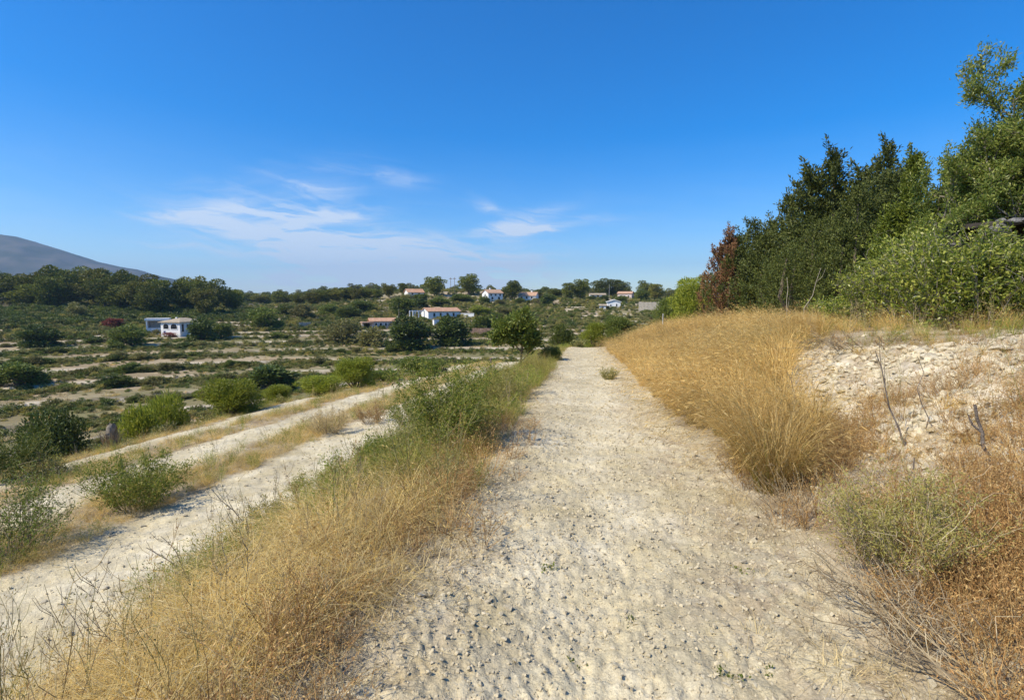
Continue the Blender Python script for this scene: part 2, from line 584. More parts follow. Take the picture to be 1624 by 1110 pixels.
def ground_mat():
    """soil: base colour from the zone attribute, broken up by several scales of noise"""
    m_, nt, N, L = new_mat('soil')
    out = N('ShaderNodeOutputMaterial')
    geo = N('ShaderNodeNewGeometry')
    at_ = N('ShaderNodeAttribute'); at_.attribute_name = 'tint'
    def nz(scale, detail=5, rough=.55):
        n = N('ShaderNodeTexNoise')
        n.inputs['Scale'].default_value = scale
        n.inputs['Detail'].default_value = detail
        n.inputs['Roughness'].default_value = rough
        L(geo.outputs['Position'], n.inputs['Vector'])
        return n
    def rng_(src, a, b, lo, hi):
        r = N('ShaderNodeMapRange')
        r.inputs['From Min'].default_value = a; r.inputs['From Max'].default_value = b
        r.inputs['To Min'].default_value = lo; r.inputs['To Max'].default_value = hi
        L(src, r.inputs['Value'])
        return r.outputs[0]
    def mul(a, b):
        n = N('ShaderNodeMath'); n.operation = 'MULTIPLY'
        L(a, n.inputs[0]); L(b, n.inputs[1])
        return n.outputs[0]
    v = mul(rng_(nz(1.3).outputs['Fac'], .3, .7, .86, 1.12), rng_(nz(11).outputs['Fac'], .3, .7, .84, 1.14))
    v = mul(v, rng_(nz(75, 4, .7).outputs['Fac'], .28, .72, .74, 1.24))
    hs = N('ShaderNodeHueSaturation')
    L(at_.outputs['Color'], hs.inputs['Color'])
    L(v, hs.inputs['Value'])
    L(rng_(nz(3.1).outputs['Fac'], .3, .7, .88, 1.1), hs.inputs['Saturation'])
    # grey-brown crumbs, plus the shade of small pits painted in as dark specks
    vo = N('ShaderNodeTexVoronoi')
    vo.inputs['Scale'].default_value = 34
    L(geo.outputs['Position'], vo.inputs['Vector'])
    sp = rng_(vo.outputs['Distance'], .12, .27, .8, 0)
    n5 = rng_(nz(9).outputs['Fac'], .47, .62, 0, 1)
    mx = N('ShaderNodeMix'); mx.data_type = 'RGBA'
    L(mul(sp, n5), mx.inputs['Factor'])
    L(hs.outputs[0], mx.inputs['A'])
    mx.inputs['B'].default_value = (.16, .13, .09, 1)
    pb = N('ShaderNodeBsdfPrincipled')
    pb.inputs['Roughness'].default_value = .95
    pb.inputs['Specular IOR Level'].default_value = .12
    L(mx.outputs['Result'], pb.inputs['Base Color'])
    b1 = N('ShaderNodeBump'); b1.inputs['Strength'].default_value = .75; b1.inputs['Distance'].default_value = .02
    L(nz(48, 8, .65).outputs['Fac'], b1.inputs['Height'])
    b2 = N('ShaderNodeBump'); b2.inputs['Strength'].default_value = .3; b2.inputs['Distance'].default_value = .3
    L(nz(1.1, 6, .6).outputs['Fac'], b2.inputs['Height'])
    L(b1.outputs[0], b2.inputs['Normal'])
    L(b2.outputs[0], pb.inputs['Normal'])
    L(pb.outputs[0], out.inputs['Surface'])
    return m_

M = {}
M['soil'] = ground_mat()
M['stone'] = noise_mat('pale_limestone', (.55, .455, .285), (.76, .665, .465), 9, .9, .5, .15, bscale=30, objvar=.14)
M['rock'] = noise_mat('bank_rock', (.48, .40, .265), (.74, .655, .475), 5, .9, .6, .15, bscale=18, objvar=.12)
M['bark'] = noise_mat('bark', (.10, .075, .05), (.22, .18, .13), 9, .95, .6, .1)
M['grey_bark'] = noise_mat('grey_bark', (.15, .13, .105), (.32, .28, .23), 9, .95, .5, .1)
M['dead_wood'] = noise_mat('dead_wood', (.13, .10, .08), (.30, .25, .20), 14, .95, .4, .1)
M['straw_wood'] = noise_mat('bleached_twig', (.36, .30, .22), (.55, .48, .38), 14, .95, .3, .1)
M['gold'] = leaf_mat('golden_grass', [(.32, .20, .06), (.56, .385, .11), (.64, .46, .15), (.72, .57, .28)], .35, .5, .3, .2)
M['gold2'] = leaf_mat('tall_golden_grass', [(.30, .19, .07), (.56, .385, .14), (.66, .47, .19), (.76, .60, .32)], .35, .5, .3, .38)
M['gold_pale'] = leaf_mat('pale_golden_grass', [(.36, .27, .11), (.58, .45, .19), (.66, .53, .26), (.74, .63, .38)], .35, .5, .3, .25)
M['straw'] = leaf_mat('pale_straw', [(.34, .26, .14), (.52, .42, .25), (.62, .53, .34)], .25, .6, .25, .2)
M['rust'] = leaf_mat('rusty_weed', [(.24, .135, .06), (.40, .24, .11), (.48, .33, .16), (.56, .43, .24)], .25, .6, .25, .25)
M['olive_grass'] = leaf_mat('olive_grass', [(.16, .17, .045), (.26, .25, .08), (.40, .33, .11), (.17, .20, .06)], .35, .5, .3, .25)
M['broom'] = leaf_mat('broom_green', [(.07, .13, .022), (.125, .195, .04), (.19, .25, .06), (.28, .29, .09)], .35, .5, .3, .2)
M['broom_stem'] = leaf_mat('broom_stem', [(.16, .17, .07), (.27, .26, .13)], .1, .6, .25, .2)
M['sage'] = leaf_mat('grey_green_leaf', [(.15, .165, .06), (.23, .245, .095), (.32, .31, .14)], .25, .6, .25, .15)
M['twig'] = leaf_mat('dry_twig', [(.16, .12, .085), (.30, .24, .18), (.42, .36, .28)], .0, .8, .15, .2)
M['pine'] = leaf_mat('pine_needles', [(.042, .066, .013), (.085, .12, .022), (.15, .18, .038)], .2, .5, .3, .25)
M['pine_olive'] = leaf_mat('pine_needles_olive', [(.055, .075, .018), (.105, .125, .028), (.165, .175, .042)], .2, .5, .3, .25)
M['dark_leaf'] = leaf_mat('dark_evergreen_leaf', [(.028, .052, .012), (.055, .09, .02), (.09, .13, .032)], .2, .45, .4, .2)
M['mid_leaf'] = leaf_mat('mid_green_leaf', [(.045, .08, .018), (.085, .13, .03), (.13, .17, .045)], .3, .5, .35, .25)
M['bright_leaf'] = leaf_mat('bright_green_leaf', [(.09, .14, .022), (.16, .22, .035), (.25, .30, .055)], .4, .45, .35, .18)
M['olive_leaf'] = leaf_mat('olive_green_leaf', [(.09, .11, .045), (.15, .17, .075), (.22, .23, .11)], .25, .5, .35, .3)
M['conifer'] = leaf_mat('conifer_spray', [(.024, .040, .011), (.048, .074, .019), (.092, .118, .034)], .15, .55, .3, .15)
M['conifer_bright'] = leaf_mat('bright_conifer_spray', [(.05, .085, .012), (.085, .13, .02), (.12, .165, .03)], .25, .5, .3, .1)
M['conifer_dead'] = leaf_mat('withered_conifer_spray', [(.12, .055, .03), (.20, .10, .055), (.27, .16, .09), (.10, .085, .03)], .1, .7, .2, .1)
M['carob'] = leaf_mat('airy_tree_leaf', [(.055, .10, .026), (.10, .165, .042), (.165, .235, .07), (.25, .305, .12)], .4, .4, .4, .1)
M['lentisk'] = leaf_mat('glossy_shrub_leaf', [(.05, .09, .016), (.10, .155, .03), (.185, .25, .052), (.29, .35, .11)], .4, .35, .45, .15)
M['red_flower'] = leaf_mat('red_bougainvillea', [(.15, .03, .025), (.25, .05, .05), (.10, .07, .03)], .3, .5, .3, .1)
M['pink_flower'] = leaf_mat('pink_flower', [(.42, .13, .17), (.30, .10, .10), (.12, .12, .04)], .3, .5, .3, .1)
M['white_wall'] = noise_mat('whitewash', (.76, .75, .72), (.84, .83, .80), 1.3, .9, .1, .15, bscale=3)
M['stone_wall'] = noise_mat('rubble_wall', (.26, .22, .17), (.52, .47, .38), 3.5, .95, .8, .1, bscale=5)
M['red_wall'] = noise_mat('red_earth_wall', (.20, .12, .08), (.38, .26, .19), 2.2, .95, .8, .1, bscale=4)
M['grey_wall'] = noise_mat('grey_ruin_stone', (.10, .095, .085), (.27, .255, .235), 4.5, .95, .7, .1, bscale=12, objvar=.22)
M['ivory_wall'] = noise_mat('pinkish_render', (.62, .50, .44), (.70, .58, .52), 1.5, .9, .1, .15)
M['tile_roof'] = noise_mat('terracotta_tiles', (.42, .22, .13), (.58, .36, .23), 1.6, .9, .5, .2, bscale=6)
M['orange_roof'] = noise_mat('orange_tiles', (.40, .23, .14), (.54, .36, .24), 1.4, .9, .5, .2, bscale=6)
M['tan_roof'] = noise_mat('weathered_tan_tiles', (.30, .24, .16), (.46, .38, .27), 1.6, .9, .5, .2, bscale=6)
M['pane'] = noise_mat('dark_glass', (.012, .014, .018), (.03, .032, .04), 1, .15, 0, .5)
M['shutter'] = noise_mat('dark_shutter', (.04, .035, .03), (.07, .06, .05), 3, .6, 0, .3)
M['blue'] = noise_mat('blue_tile', (.03, .05, .16), (.05, .08, .22), 6, .4, 0, .5)
M['metal_post'] = noise_mat('galvanised_post', (.42, .42, .40), (.58, .57, .54), 8, .5, 0, .5)
M['dark_inside'] = noise_mat('shade_dark_stone', (.035, .03, .027), (.07, .06, .05), 3, .95, .3, .1)  # near-black colour paints in the shade inside the ruin opening

# ----------------------------------------------------------------------------
# the ground: one sheet to the horizon, cut into path, tracks, terraces, hillside
# ----------------------------------------------------------------------------
def build_ground():
    r = [0.25]
    while r[-1] < 11000:
        a = r[-1]
        g = .03 if a < 1.2 else (.0105 if a < 36 else (.0062 if a < 300 else .04))
        r.append(a * (1 + g))
    r = np.array(r)
    fine = np.radians(np.arange(-64, 62.01, .26))
    coarse = np.radians(np.arange(62.0 + 3, 360 - 64 - 1.5, 3.0))
    th = np.concatenate([fine, coarse])              # camera azimuth, clockwise from the view axis
    nt_, nr = len(th), len(r)
    Rr, Th = np.meshgrid(r, th, indexing='ij')
    xc, yc = Rr * np.sin(Th), Rr * np.cos(Th)
    x, y = xc * CA - yc * SA, xc * SA + yc * CA
    z = h_base(x, y) + micro(x, y, Rr)
    V = np.stack([x, y, z], 2).reshape(-1, 3)
    V = np.vstack([V, [[0, 0, gz(0, 0)]]])
    # colours of the soil zones
    p, t1, t2, t3, rk = masks(x, y)
    bare = np.clip(p + t1 + t2 + t3, 0, 1)
    zf, riser, d, az, fr, k = terrace_info(x, y)
    w = near_weight(x, y)
    def c(rgb): return np.array(rgb)[None, None, :]
    def lerp(a, b, t): return a + (b - a) * t[:, :, None]
    litter = lerp(c((.30, .225, .135)) + 0 * x[:, :, None], c((.44, .36, .24)), sstep(-.3, .4, fbm(x / .5, y / .5, 3, 90)))
    pale = lerp(c((.52, .44, .275)) + 0 * x[:, :, None], c((.645, .56, .375)), sstep(-.4, .4, fbm(x / .6, y / .9, 3, 91)))
    # the verges of the main path are browner with dead plant bits
    verge = np.clip(sstep(.35, 1.3, x + .3 * fbm(x / .6, y / .6, 2, 96)) * .75 + (1 - sstep(-.75, -.35, x + .2 * fbm(x / .5, y / .5, 2, 97))) * .45, 0, 1) * p
    rockc = lerp(c((.44, .35, .225)) + 0 * x[:, :, None], c((.68, .59, .42)), sstep(-.25, .35, fbm(x / .4, y / .3, 4, 92)))
    near = lerp(litter, pale, bare)
    near = lerp(near, c((.36, .27, .17)) + 0 * near, verge * sstep(-.3, .4, fbm(x / .12, y / .12, 3, 98)) * .8)
    near = lerp(near, rockc, np.clip(rk, 0, 1))
    tread = lerp(c((.28, .21, .115)) + 0 * near, c((.40, .31, .185)), sstep(-.3, .4, fbm(x / 6., y / 6., 3, 93)))
    green = sstep(-.25, .3, fbm(x / 14., y / 14., 3, 94)) * .8
    tread = lerp(tread, c((.17, .16, .06)) + 0 * near, green)
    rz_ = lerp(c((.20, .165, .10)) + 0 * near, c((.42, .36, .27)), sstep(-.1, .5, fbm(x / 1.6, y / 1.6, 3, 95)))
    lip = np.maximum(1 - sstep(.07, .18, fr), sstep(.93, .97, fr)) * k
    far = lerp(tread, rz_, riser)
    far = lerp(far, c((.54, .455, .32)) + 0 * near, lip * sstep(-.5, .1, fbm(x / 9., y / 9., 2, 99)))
    far = lerp(far, c((.15, .14, .075)) + 0 * near, sstep(420, 700, d))
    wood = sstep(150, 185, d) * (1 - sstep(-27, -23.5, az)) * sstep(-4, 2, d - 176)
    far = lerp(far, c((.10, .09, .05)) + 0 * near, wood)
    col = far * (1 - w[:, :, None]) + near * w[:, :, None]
    # face classes
    pm = lambda a: .25 * (a[:-1, :] + a[1:, :] + np.roll(a, -1, 1)[:-1, :] + np.roll(a, -1, 1)[1:, :])
    cls = np.zeros((nr - 1, nt_), int)
    dm, wm = pm(d), pm(w)
    cls[(wm < .5) & (dm > 25)] = 4
    cls[(dm > 172)] = 5
    cls[(pm(p) > .5)] = 1
    cls[(pm(t1) > .5)] = 2
    cls[(pm(t2) > .5)] = 3
    cls[(pm(rk) > .5) & (wm > .5)] = 6
    ii, jj = np.meshgrid(np.arange(nr - 1), np.arange(nt_), indexing='ij')
    j2 = (jj + 1) % nt_
    Q = np.stack([ii * nt_ + jj, (ii + 1) * nt_ + jj, (ii + 1) * nt_ + j2, ii * nt_ + j2], 2)
    Q = Q[:, :, ::-1]
    colv = np.vstack([col.reshape(-1, 3), col[0, 0][None]])
    names = {0: 'ground', 1: 'path', 2: 'lower_track', 3: 'far_track', 4: 'terraces', 5: 'hillside', 6: 'rocky_bank'}
    labels = {0: 'dry grassy ground of the banks beside the tracks', 1: 'main pale gravel track running straight ahead from the viewer',
              2: 'bare pale track just below the grassy bank', 3: 'second bare track lower down beyond the golden strip',
              4: 'stepped old farm terraces across the valley', 5: 'scrubby hillside with houses rising behind the terraces',
              6: 'bare rubbly limestone slope on the bank beside the tall grass'}
    for k_, nm in names.items():
        F = Q[cls == k_]
        if not len(F):
            continue
        if k_ == 1:
            pass
        used, inv = np.unique(F.ravel(), return_inverse=True)
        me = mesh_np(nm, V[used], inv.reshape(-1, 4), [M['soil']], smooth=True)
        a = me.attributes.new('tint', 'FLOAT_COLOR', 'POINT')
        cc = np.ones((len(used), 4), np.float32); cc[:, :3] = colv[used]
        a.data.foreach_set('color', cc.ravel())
        tag(obj(nm, me), labels[k_], None, None, 'structure')
build_ground()

def build_mountain():
    rows = [(-700, 440), (-420, 405), (-250, 388), (-120, 378), (-40, 374), (10, 374), (40, 378), (80, 390), (130, 406), (165, 417), (195, 424),
            (225, 429), (260, 439), (300, 447), (350, 456), (400, 467), (450, 471), (500, 475), (640, 478), (800, 480)]
    pxs = np.array([a for a, b in rows], float); rw = np.array([b for a, b in rows], float)
    taz = np.arctan((pxs - 812) / FPX)
    el = (480 - rw) / FPX
    A = np.linspace(taz[0] - .2, taz[-1], 260)
    S = np.linspace(-1, 1.2, 60)
    AA, SS = np.meshgrid(A, S)
    D = 2500 + 750 * SS                               # forward distance
    e = np.interp(AA, taz, el)
    xc = np.tan(AA) * D
    x, y = xc * CA - D * SA, xc * SA + D * CA
    rid = fbm(x / 420, y / 420, 5, 71)
    prof = np.where(SS < 0, sstep(-1.05, 0.03, SS), 1 - sstep(-.03, 1.25, SS))
    z = EYE + e * 2500 * prof + (rid * 90 + 26 * fbm(x / 90, y / 90, 3, 72)) * prof * (1 - prof) * 2 + 3 * fbm(x / 60, y / 60, 2, 73) - 12 * (1 - prof)
    V = np.stack([x, y, z], 2).reshape(-1, 3)
    n = len(A)
    i, j = np.meshgrid(np.arange(len(S) - 1), np.arange(n - 1), indexing='ij')
    F = np.stack([i * n + j, i * n + j + 1, (i + 1) * n + j + 1, (i + 1) * n + j], 2).reshape(-1, 4)
    mm = noise_mat('mountain_scrub', (.018, .036, .016), (.12, .10, .075), .009, .95, .0, .1, detail=10)
    tag(obj('mountain', mesh_np('mountain', V, F, [mm], smooth=True)), 'hazy blue grey mountain rising behind the pine wood', None, None, 'structure')
build_mountain()

# ----------------------------------------------------------------------------
# scatter of uncountable cover (geometry nodes)
# ----------------------------------------------------------------------------
_src = 0
def scatter(name, label, cat, pts, rz, scl, idx, variants):
    global _src
    n = len(pts)
    if n == 0:
        return
    col = bpy.data.collections.new('source_%02d' % _src)
    for i, me in enumerate(variants):
        col.objects.link(bpy.data.objects.new('source_%02d_%02d' % (_src, i), me))
    _src += 1
    me = bpy.data.meshes.new(name)
    me.vertices.add(n)
    me.vertices.foreach_set('co', np.asarray(pts, np.float32).ravel())
    a = me.attributes.new('spin', 'FLOAT_VECTOR', 'POINT')
    rv = np.asarray(rz, np.float32)
    if rv.ndim == 1:
        rv = np.stack([np.zeros(n), np.zeros(n), rv], 1).astype(np.float32)
    a.data.foreach_set('vector', rv.ravel())
    a = me.attributes.new('size', 'FLOAT_VECTOR', 'POINT')
    sv = np.asarray(scl, np.float32)
    if sv.ndim == 1:
        sv = np.repeat(sv[:, None], 3, 1)
    a.data.foreach_set('vector', np.ascontiguousarray(sv).ravel())
    a = me.attributes.new('pick', 'INT', 'POINT')
    a.data.foreach_set('value', np.asarray(idx, np.int32))
    me.update()
    o = obj(name, me)
    tag(o, label, cat, None, 'stuff')
    ng = bpy.data.node_groups.new('scatter_' + name, 'GeometryNodeTree')
    ng.interface.new_socket('Geometry', in_out='INPUT', socket_type='NodeSocketGeometry')
    ng.interface.new_socket('Geometry', in_out='OUTPUT', socket_type='NodeSocketGeometry')
    N, L = ng.nodes.new, ng.links.new
    gi, go = N('NodeGroupInput'), N('NodeGroupOutput')
    ci = N('GeometryNodeCollectionInfo')
    ci.inputs['Collection'].default_value = col
    ci.inputs['Separate Children'].default_value = True
    ci.inputs['Reset Children'].default_value = True
    ip = N('GeometryNodeInstanceOnPoints')
    ip.inputs['Pick Instance'].default_value = True
    def na(nm, ty):
        q = N('GeometryNodeInputNamedAttribute')
        q.data_type = ty
        q.inputs['Name'].default_value = nm
        return q.outputs['Attribute']
    L(gi.outputs[0], ip.inputs['Points'])
    L(ci.outputs[0], ip.inputs['Instance'])
    L(na('pick', 'INT'), ip.inputs['Instance Index'])
    e2r = N('FunctionNodeEulerToRotation')
    L(na('spin', 'FLOAT_VECTOR'), e2r.inputs[0])
    L(e2r.outputs[0], ip.inputs['Rotation'])
    L(na('size', 'FLOAT_VECTOR'), ip.inputs['Scale'])
    L(ip.outputs[0], go.inputs[0])
    md = o.modifiers.new('scatter', 'NODES')
    md.node_group = ng
    return o

def lay(x, y, dz=0.0):
    z = ground_z(x, y) + dz
    return np.stack([x, y, z], 1)

rng = np.random.default_rng(11)

def rand_area(n, x0, x1, y0, y1, falloff=7.0):
    """points in a strip, thinning out with distance y (density ~ 1/(1+y/falloff))"""
    t = rng.uniform(0, 1, n)
    lo, hi = math.log(1 + max(y0, 0) / falloff), math.log(1 + y1 / falloff)
    y = falloff * (np.exp(lo + (hi - lo) * t) - 1)
    x = rng.uniform(x0, x1, n)
    return x, y

# --- grass variants
def gold_tufts():
    out = []
    for i in range(5):
        r_ = np.random.default_rng(100 + i)
        V, F = tuft(r_, 64, .30 + .05 * i, .10, .45, .85, .0034, 5, lean=(.08 * (i - 2), -.05), head=.35, hl=.035, hw=.0055, wander=.07)
        out.append(mesh_np('gold_tuft', V, F, [M[('gold', 'straw', 'gold', 'gold_pale', 'gold_pale')[i]]]))
    return out
def tall_tufts():
    out = []
    for i in range(5):
        r_ = np.random.default_rng(120 + i)
        V, F = tuft(r_, 95, .62 + .09 * i, .10, .24, .34, .0030, 5, lean=(-.16 - .11 * i, -.06), head=.5, hl=.07, hw=.0045)
        out.append(mesh_np('tall_tuft', V, F, [M[('gold2', 'gold_pale', 'gold2', 'gold2', 'gold_pale')[i]]]))
    return out
def straw_tufts():
    out = []
    for i in range(4):
        r_ = np.random.default_rng(140 + i)
        V, F = tuft(r_, 26, .17, .09, .9, .9, .0032, 3)
        out.append(mesh_np('straw_tuft', V, F, [M['straw'] if i % 2 else M['twig']]))
    return out
def rust_weeds():
    out = []
    for i in range(4):
        r_ = np.random.default_rng(160 + i)
        S = stems(r_, 16, .34, .07, .9, .22, .003, 5)
        V1, F1 = stem_tubes(S, .0022)
        P, D = along(r_, S, 190, .3, .012)
        V2, F2 = leaves(r_, P, D + r_.normal(0, .8, (190, 3)), .018, .0055)
        V, F = join([(V1, F1), (V2, F2)])
        out.append(mesh_np('rust_weed', V, F, [M['rust']]))
    return out
def olive_tufts():
    out = []
    for i in range(4):
        r_ = np.random.default_rng(180 + i)
        V, F = tuft(r_, 44, .42, .10, .35, .4, .005, 4, head=.3, hl=.04, hw=.008)
        S = stems(r_, 9, .48, .08, .6, .14, .003, 5)
        P, D = along(r_, S, 150, .25, .012)
        V2, F2 = leaves(r_, P, D + r_.normal(0, .7, (150, 3)), .03, .009)
        V, F = join([(V, F), (V2, F2)])
        out.append(mesh_np('olive_tuft', V, F, [M['olive_grass'] if i % 2 else M['broom']]))
    return out
GOLD, TALL, STRAW, RUST, OLIVE = gold_tufts(), tall_tufts(), straw_tufts(), rust_weeds(), olive_tufts()

def put(name, label, cat, x, y, s0, s1, variants, keep=None, spin=math.pi, dz=0.0, sz=None):
    if keep is not None:
        k = rng.uniform(size=len(x)) < keep
        x, y = x[k], y[k]
    n = len(x)
    s = rng.uniform(s0, s1, n) if sz is None else sz[k] if keep is not None else sz
    scatter(name, label, cat, lay(x, y, dz), rng.uniform(-spin, spin, n), s, rng.integers(0, len(variants), n), variants)

def bare_all(x, y):
    p, t1, t2, t3, rk = masks(x, y)
    return np.clip(p + t1 + t2 + t3, 0, 1), rk

# left bank: golden near, olive further on
x, y = rand_area(7000, -4.7, -0.75, 0.9, 44, 5.0)
b, rk = bare_all(x, y)
patch = sstep(-.18, .32, fbm(x / .55, y / .55, 3, 201))
greenish = sstep(3.4, 7.4, y + 2.2 * fbm(x / 1.1, y / 1.1, 3, 202) - .15 * (x + 2.5))
keep = (1 - .38 * (1 - sstep(3.0, 5.0, y))) * (1 - b) * (1 - sstep(-1.25, -1.05, x)) * (1 - .75 * sstep(-1.6, -1.1, x + .35 * fbm(x / .5, y / .7, 2, 218))) * (.12 + .88 * patch) * (1 - .8 * greenish) * sstep(-3.9, -2.5, x + .8 * fbm(x, y, 2, 206))
put('golden_grass', 'golden dry grass covering the bank between the two nearest tracks', 'grass', x, y, .5, 1.15, GOLD, keep, sz=np.clip(.50 + .38 * sstep(-3.8, -2.4, x) + .5 * fbm(x / .9, y / .9, 2, 207) + .15 * rng.normal(size=len(x)), .3, 1.4))
x, y = rand_area(4600, -4.4, -1.0, 2.2, 46, 6.0)
b, rk = bare_all(x, y)
greenish = sstep(3.2, 7.4, y + 2.2 * fbm(x / 1.1, y / 1.1, 3, 202) - .15 * (x + 2.5))
put('olive_grass', 'olive green grass and weeds further along the bank', 'grass', x, y, .4, 1.15, OLIVE + GOLD[:2], (1 - b) * greenish * (.35 + .65 * sstep(-.3, .3, fbm(x / .7, y / .7, 2, 203))))

x, y = rand_area(1500, -4.6, -0.9, .9, 12, 5.0)
b, rk = bare_all(x, y)
put('bank_straw', 'pale broken straw among the golden grass of the bank', 'straw', x, y, .8, 1.9, STRAW, (1 - b) * sstep(-.1, .35, fbm(x / .6, y / .6, 2, 208)))
x, y = rand_area(450, -4.4, -0.9, .9, 12, 5.0)
b, rk = bare_all(x, y)
put('bank_rust_weeds', 'reddish brown weeds scattered through the golden bank', 'weeds', x, y, .5, 1.1, RUST, (1 - b) * sstep(-.05, .35, fbm(x / .7, y / .7, 2, 209)))
x, y = rand_area(1300, -2.5, -0.75, .9, 10, 4.0)
put('bank_twig_mat', 'greyish brown mat of dead twigs along the edge of the golden bank', 'litter', x, y, .7, 1.7, [STRAW[0], STRAW[2], STRAW[1], RUST[0]], sstep(-1.9, -1.2, x + .5 * fbm(x / .6, y / .6, 2, 217)) * (1 - sstep(-1.1, -.85, x)) * .55 * (1 - sstep(6, 9, y)))
# golden strips between the lower tracks
X, Y = [], []
for a, b_, n in ((-8.45, -6.6, 3600), (-11.7, -9.9, 3000), (-15.0, -12.4, 2600)):
    x, y = rand_area(n, a, b_, 0.0, 44, 14.0)
    X.append(x); Y.append(y)
x, y = np.concatenate(X), np.concatenate(Y)
b, rk = bare_all(x, y)
put('strip_grass', 'golden grass strips dividing the bare lower tracks', 'grass', x, y, .35, .85, GOLD + OLIVE[:1], (1 - b) * (.25 + .75 * sstep(-.4, .3, fbm(x / .9, y / 1.6, 3, 205))))

# right bank: tall leaning golden grass
x, y = rand_area(6800, 1.6, 9.5, 3.4, 50, 10.0)
b, rk = bare_all(x, y)
dens = (1 - .8 * sstep(-.6, 1.2, x - .36 * y - .35) * (1 - sstep(15, 19, y))) * sstep(1.5, 2.3, x + .25 * fbm(y / 1.2, x * 0, 2, 211) - .03 * (y - 4)) * (1 - sstep(6.5, 9.5, x - .15 * (y - 8)))
keep = (1 - b) * (1 - np.clip(rk * 1.3, 0, 1)) * dens * sstep(3.6, 5.4, y + .9 * fbm(x, y, 2, 212)) * np.maximum(sstep(-1.0, .6, y - 2.55 * x + .8 * fbm(x, y, 2, 214)), sstep(11, 13, y)) * (.25 + .75 * sstep(-.3, .3, fbm(x / .9, y / .9, 2, 213)))
tall = (.62 + .36 * sstep(1.8, 3.2, x) + .30 * fbm(x / 1.3, y / 1.3, 2, 216)) * (1 - .38 * sstep(9, 16, y)) + .42 * np.exp(-((x - 4.3) ** 2 + ((y - 12.5) / 1.6) ** 2) / 4.0) + .10 * rng.normal(size=len(x))
put('tall_golden_grass', 'tall golden grass leaning over the track on the upper bank', 'grass', x, y, .7, 1.2, TALL + [GOLD[4], OLIVE[1]], keep, spin=1.1, sz=np.clip(tall, .4, 1.3))

TUSS = []
for i in range(3):
    r_ = np.random.default_rng(135 + i)
    TUSS.append(mesh_np('tussock', *tuft(r_, 230, .9, .12, .26, .42, .0042, 6, lean=(-.14 - .06 * i, -.03), head=.5, hl=.08, hw=.006), [M['gold2']]))
x, y = rand_area(520, 1.6, 6.5, 4.6, 34, 9.0)
put('grass_clumps', 'feathery straw coloured clumps standing out of the grass along the track', 'grass', x, y, .5, 1.25, TUSS, (1 - bare_all(x, y)[0]) * (1 - np.clip(bare_all(x, y)[1] * 2, 0, 1)) * sstep(-1.2, .4, y - 2.5 * x), spin=.6)
# dry grass along the top of the bank below the trees
x, y = rand_area(3200, 4.5, 17, 7.0, 24, 12.0)
b, rk = bare_all(x, y)
put('bank_top_grass', 'straw coloured grass fringing the foot of the trees', 'grass', x, y, .3, .85, TALL[:2] + GOLD[:3] + OLIVE + [RUST[0]], (1 - np.clip(rk * 2, 0, 1)) * .8 * (.3 + .7 * sstep(-.3, .3, fbm(x / 1.2, y / 1.2, 2, 215))), spin=1.2)

# rusty weeds, near right and verges
x, y = rand_area(4200, 1.45, 5.2, 1.0, 6.5, 6.0)
b, rk = bare_all(x, y)
keep = (1 - b) * (1 - .82 * np.clip(rk, 0, 1)) * sstep(1.4, 2.2, x) * (.2 + .8 * sstep(-.35, .3, fbm(x / .7, y / .7, 2, 221)))
put('rusty_weeds', 'rust orange dry weeds in front of the rubbly slope', 'weeds', x, y, .6, 1.25, RUST, keep)
x, y = rand_area(800, -2.4, -.65, 1.0, 8, 5.0)
b, rk = bare_all(x, y)
put('verge_weeds', 'reddish brown dry weeds edging the bank beside the track', 'weeds', x, y, .45, 1.15, RUST + STRAW[:1], (1 - b * .8) * sstep(-2.0, -1.2, x) * .9)

# dead straw on the verges and over the rubble
x, y = rand_area(5200, -1.3, 3.0, 1.0, 30, 5.0)
b, rk = bare_all(x, y)
edge = np.clip(sstep(.55, 1.4, x + .3 * fbm(x / .8, y / .8, 2, 232)) + (1 - sstep(-1.0, -.6, x)), 0, 1)
put('straw_litter', 'flattened dead straw along the edges of the main track', 'straw', x, y, .35, 1.0, STRAW, edge * (.15 + .6 * sstep(-.2, .4, fbm(x / .5, y / .5, 2, 231))))
x, y = rand_area(2600, 2.4, 9, 3.0, 11.0, 8.0)
b, rk = bare_all(x, y)
put('slope_weeds', 'sparse rusty and straw weeds between the rocks of the slope', 'weeds', x, y, .3, .8, RUST[:3] + STRAW + GOLD[:1], np.clip(rk, 0, 1) * .8 * sstep(-.15, .35, fbm(x / .6, y / .6, 2, 233)))
x, y = rand_area(1800, -7.2, -4.2, 1.0, 30, 6.0)
b, rk = bare_all(x, y)
put('track_edge_straw', 'thin dead straw along the edges of the lower track', 'straw', x, y, .4, 1.0, STRAW, (1 - sstep(.4, .95, b)) * .6)

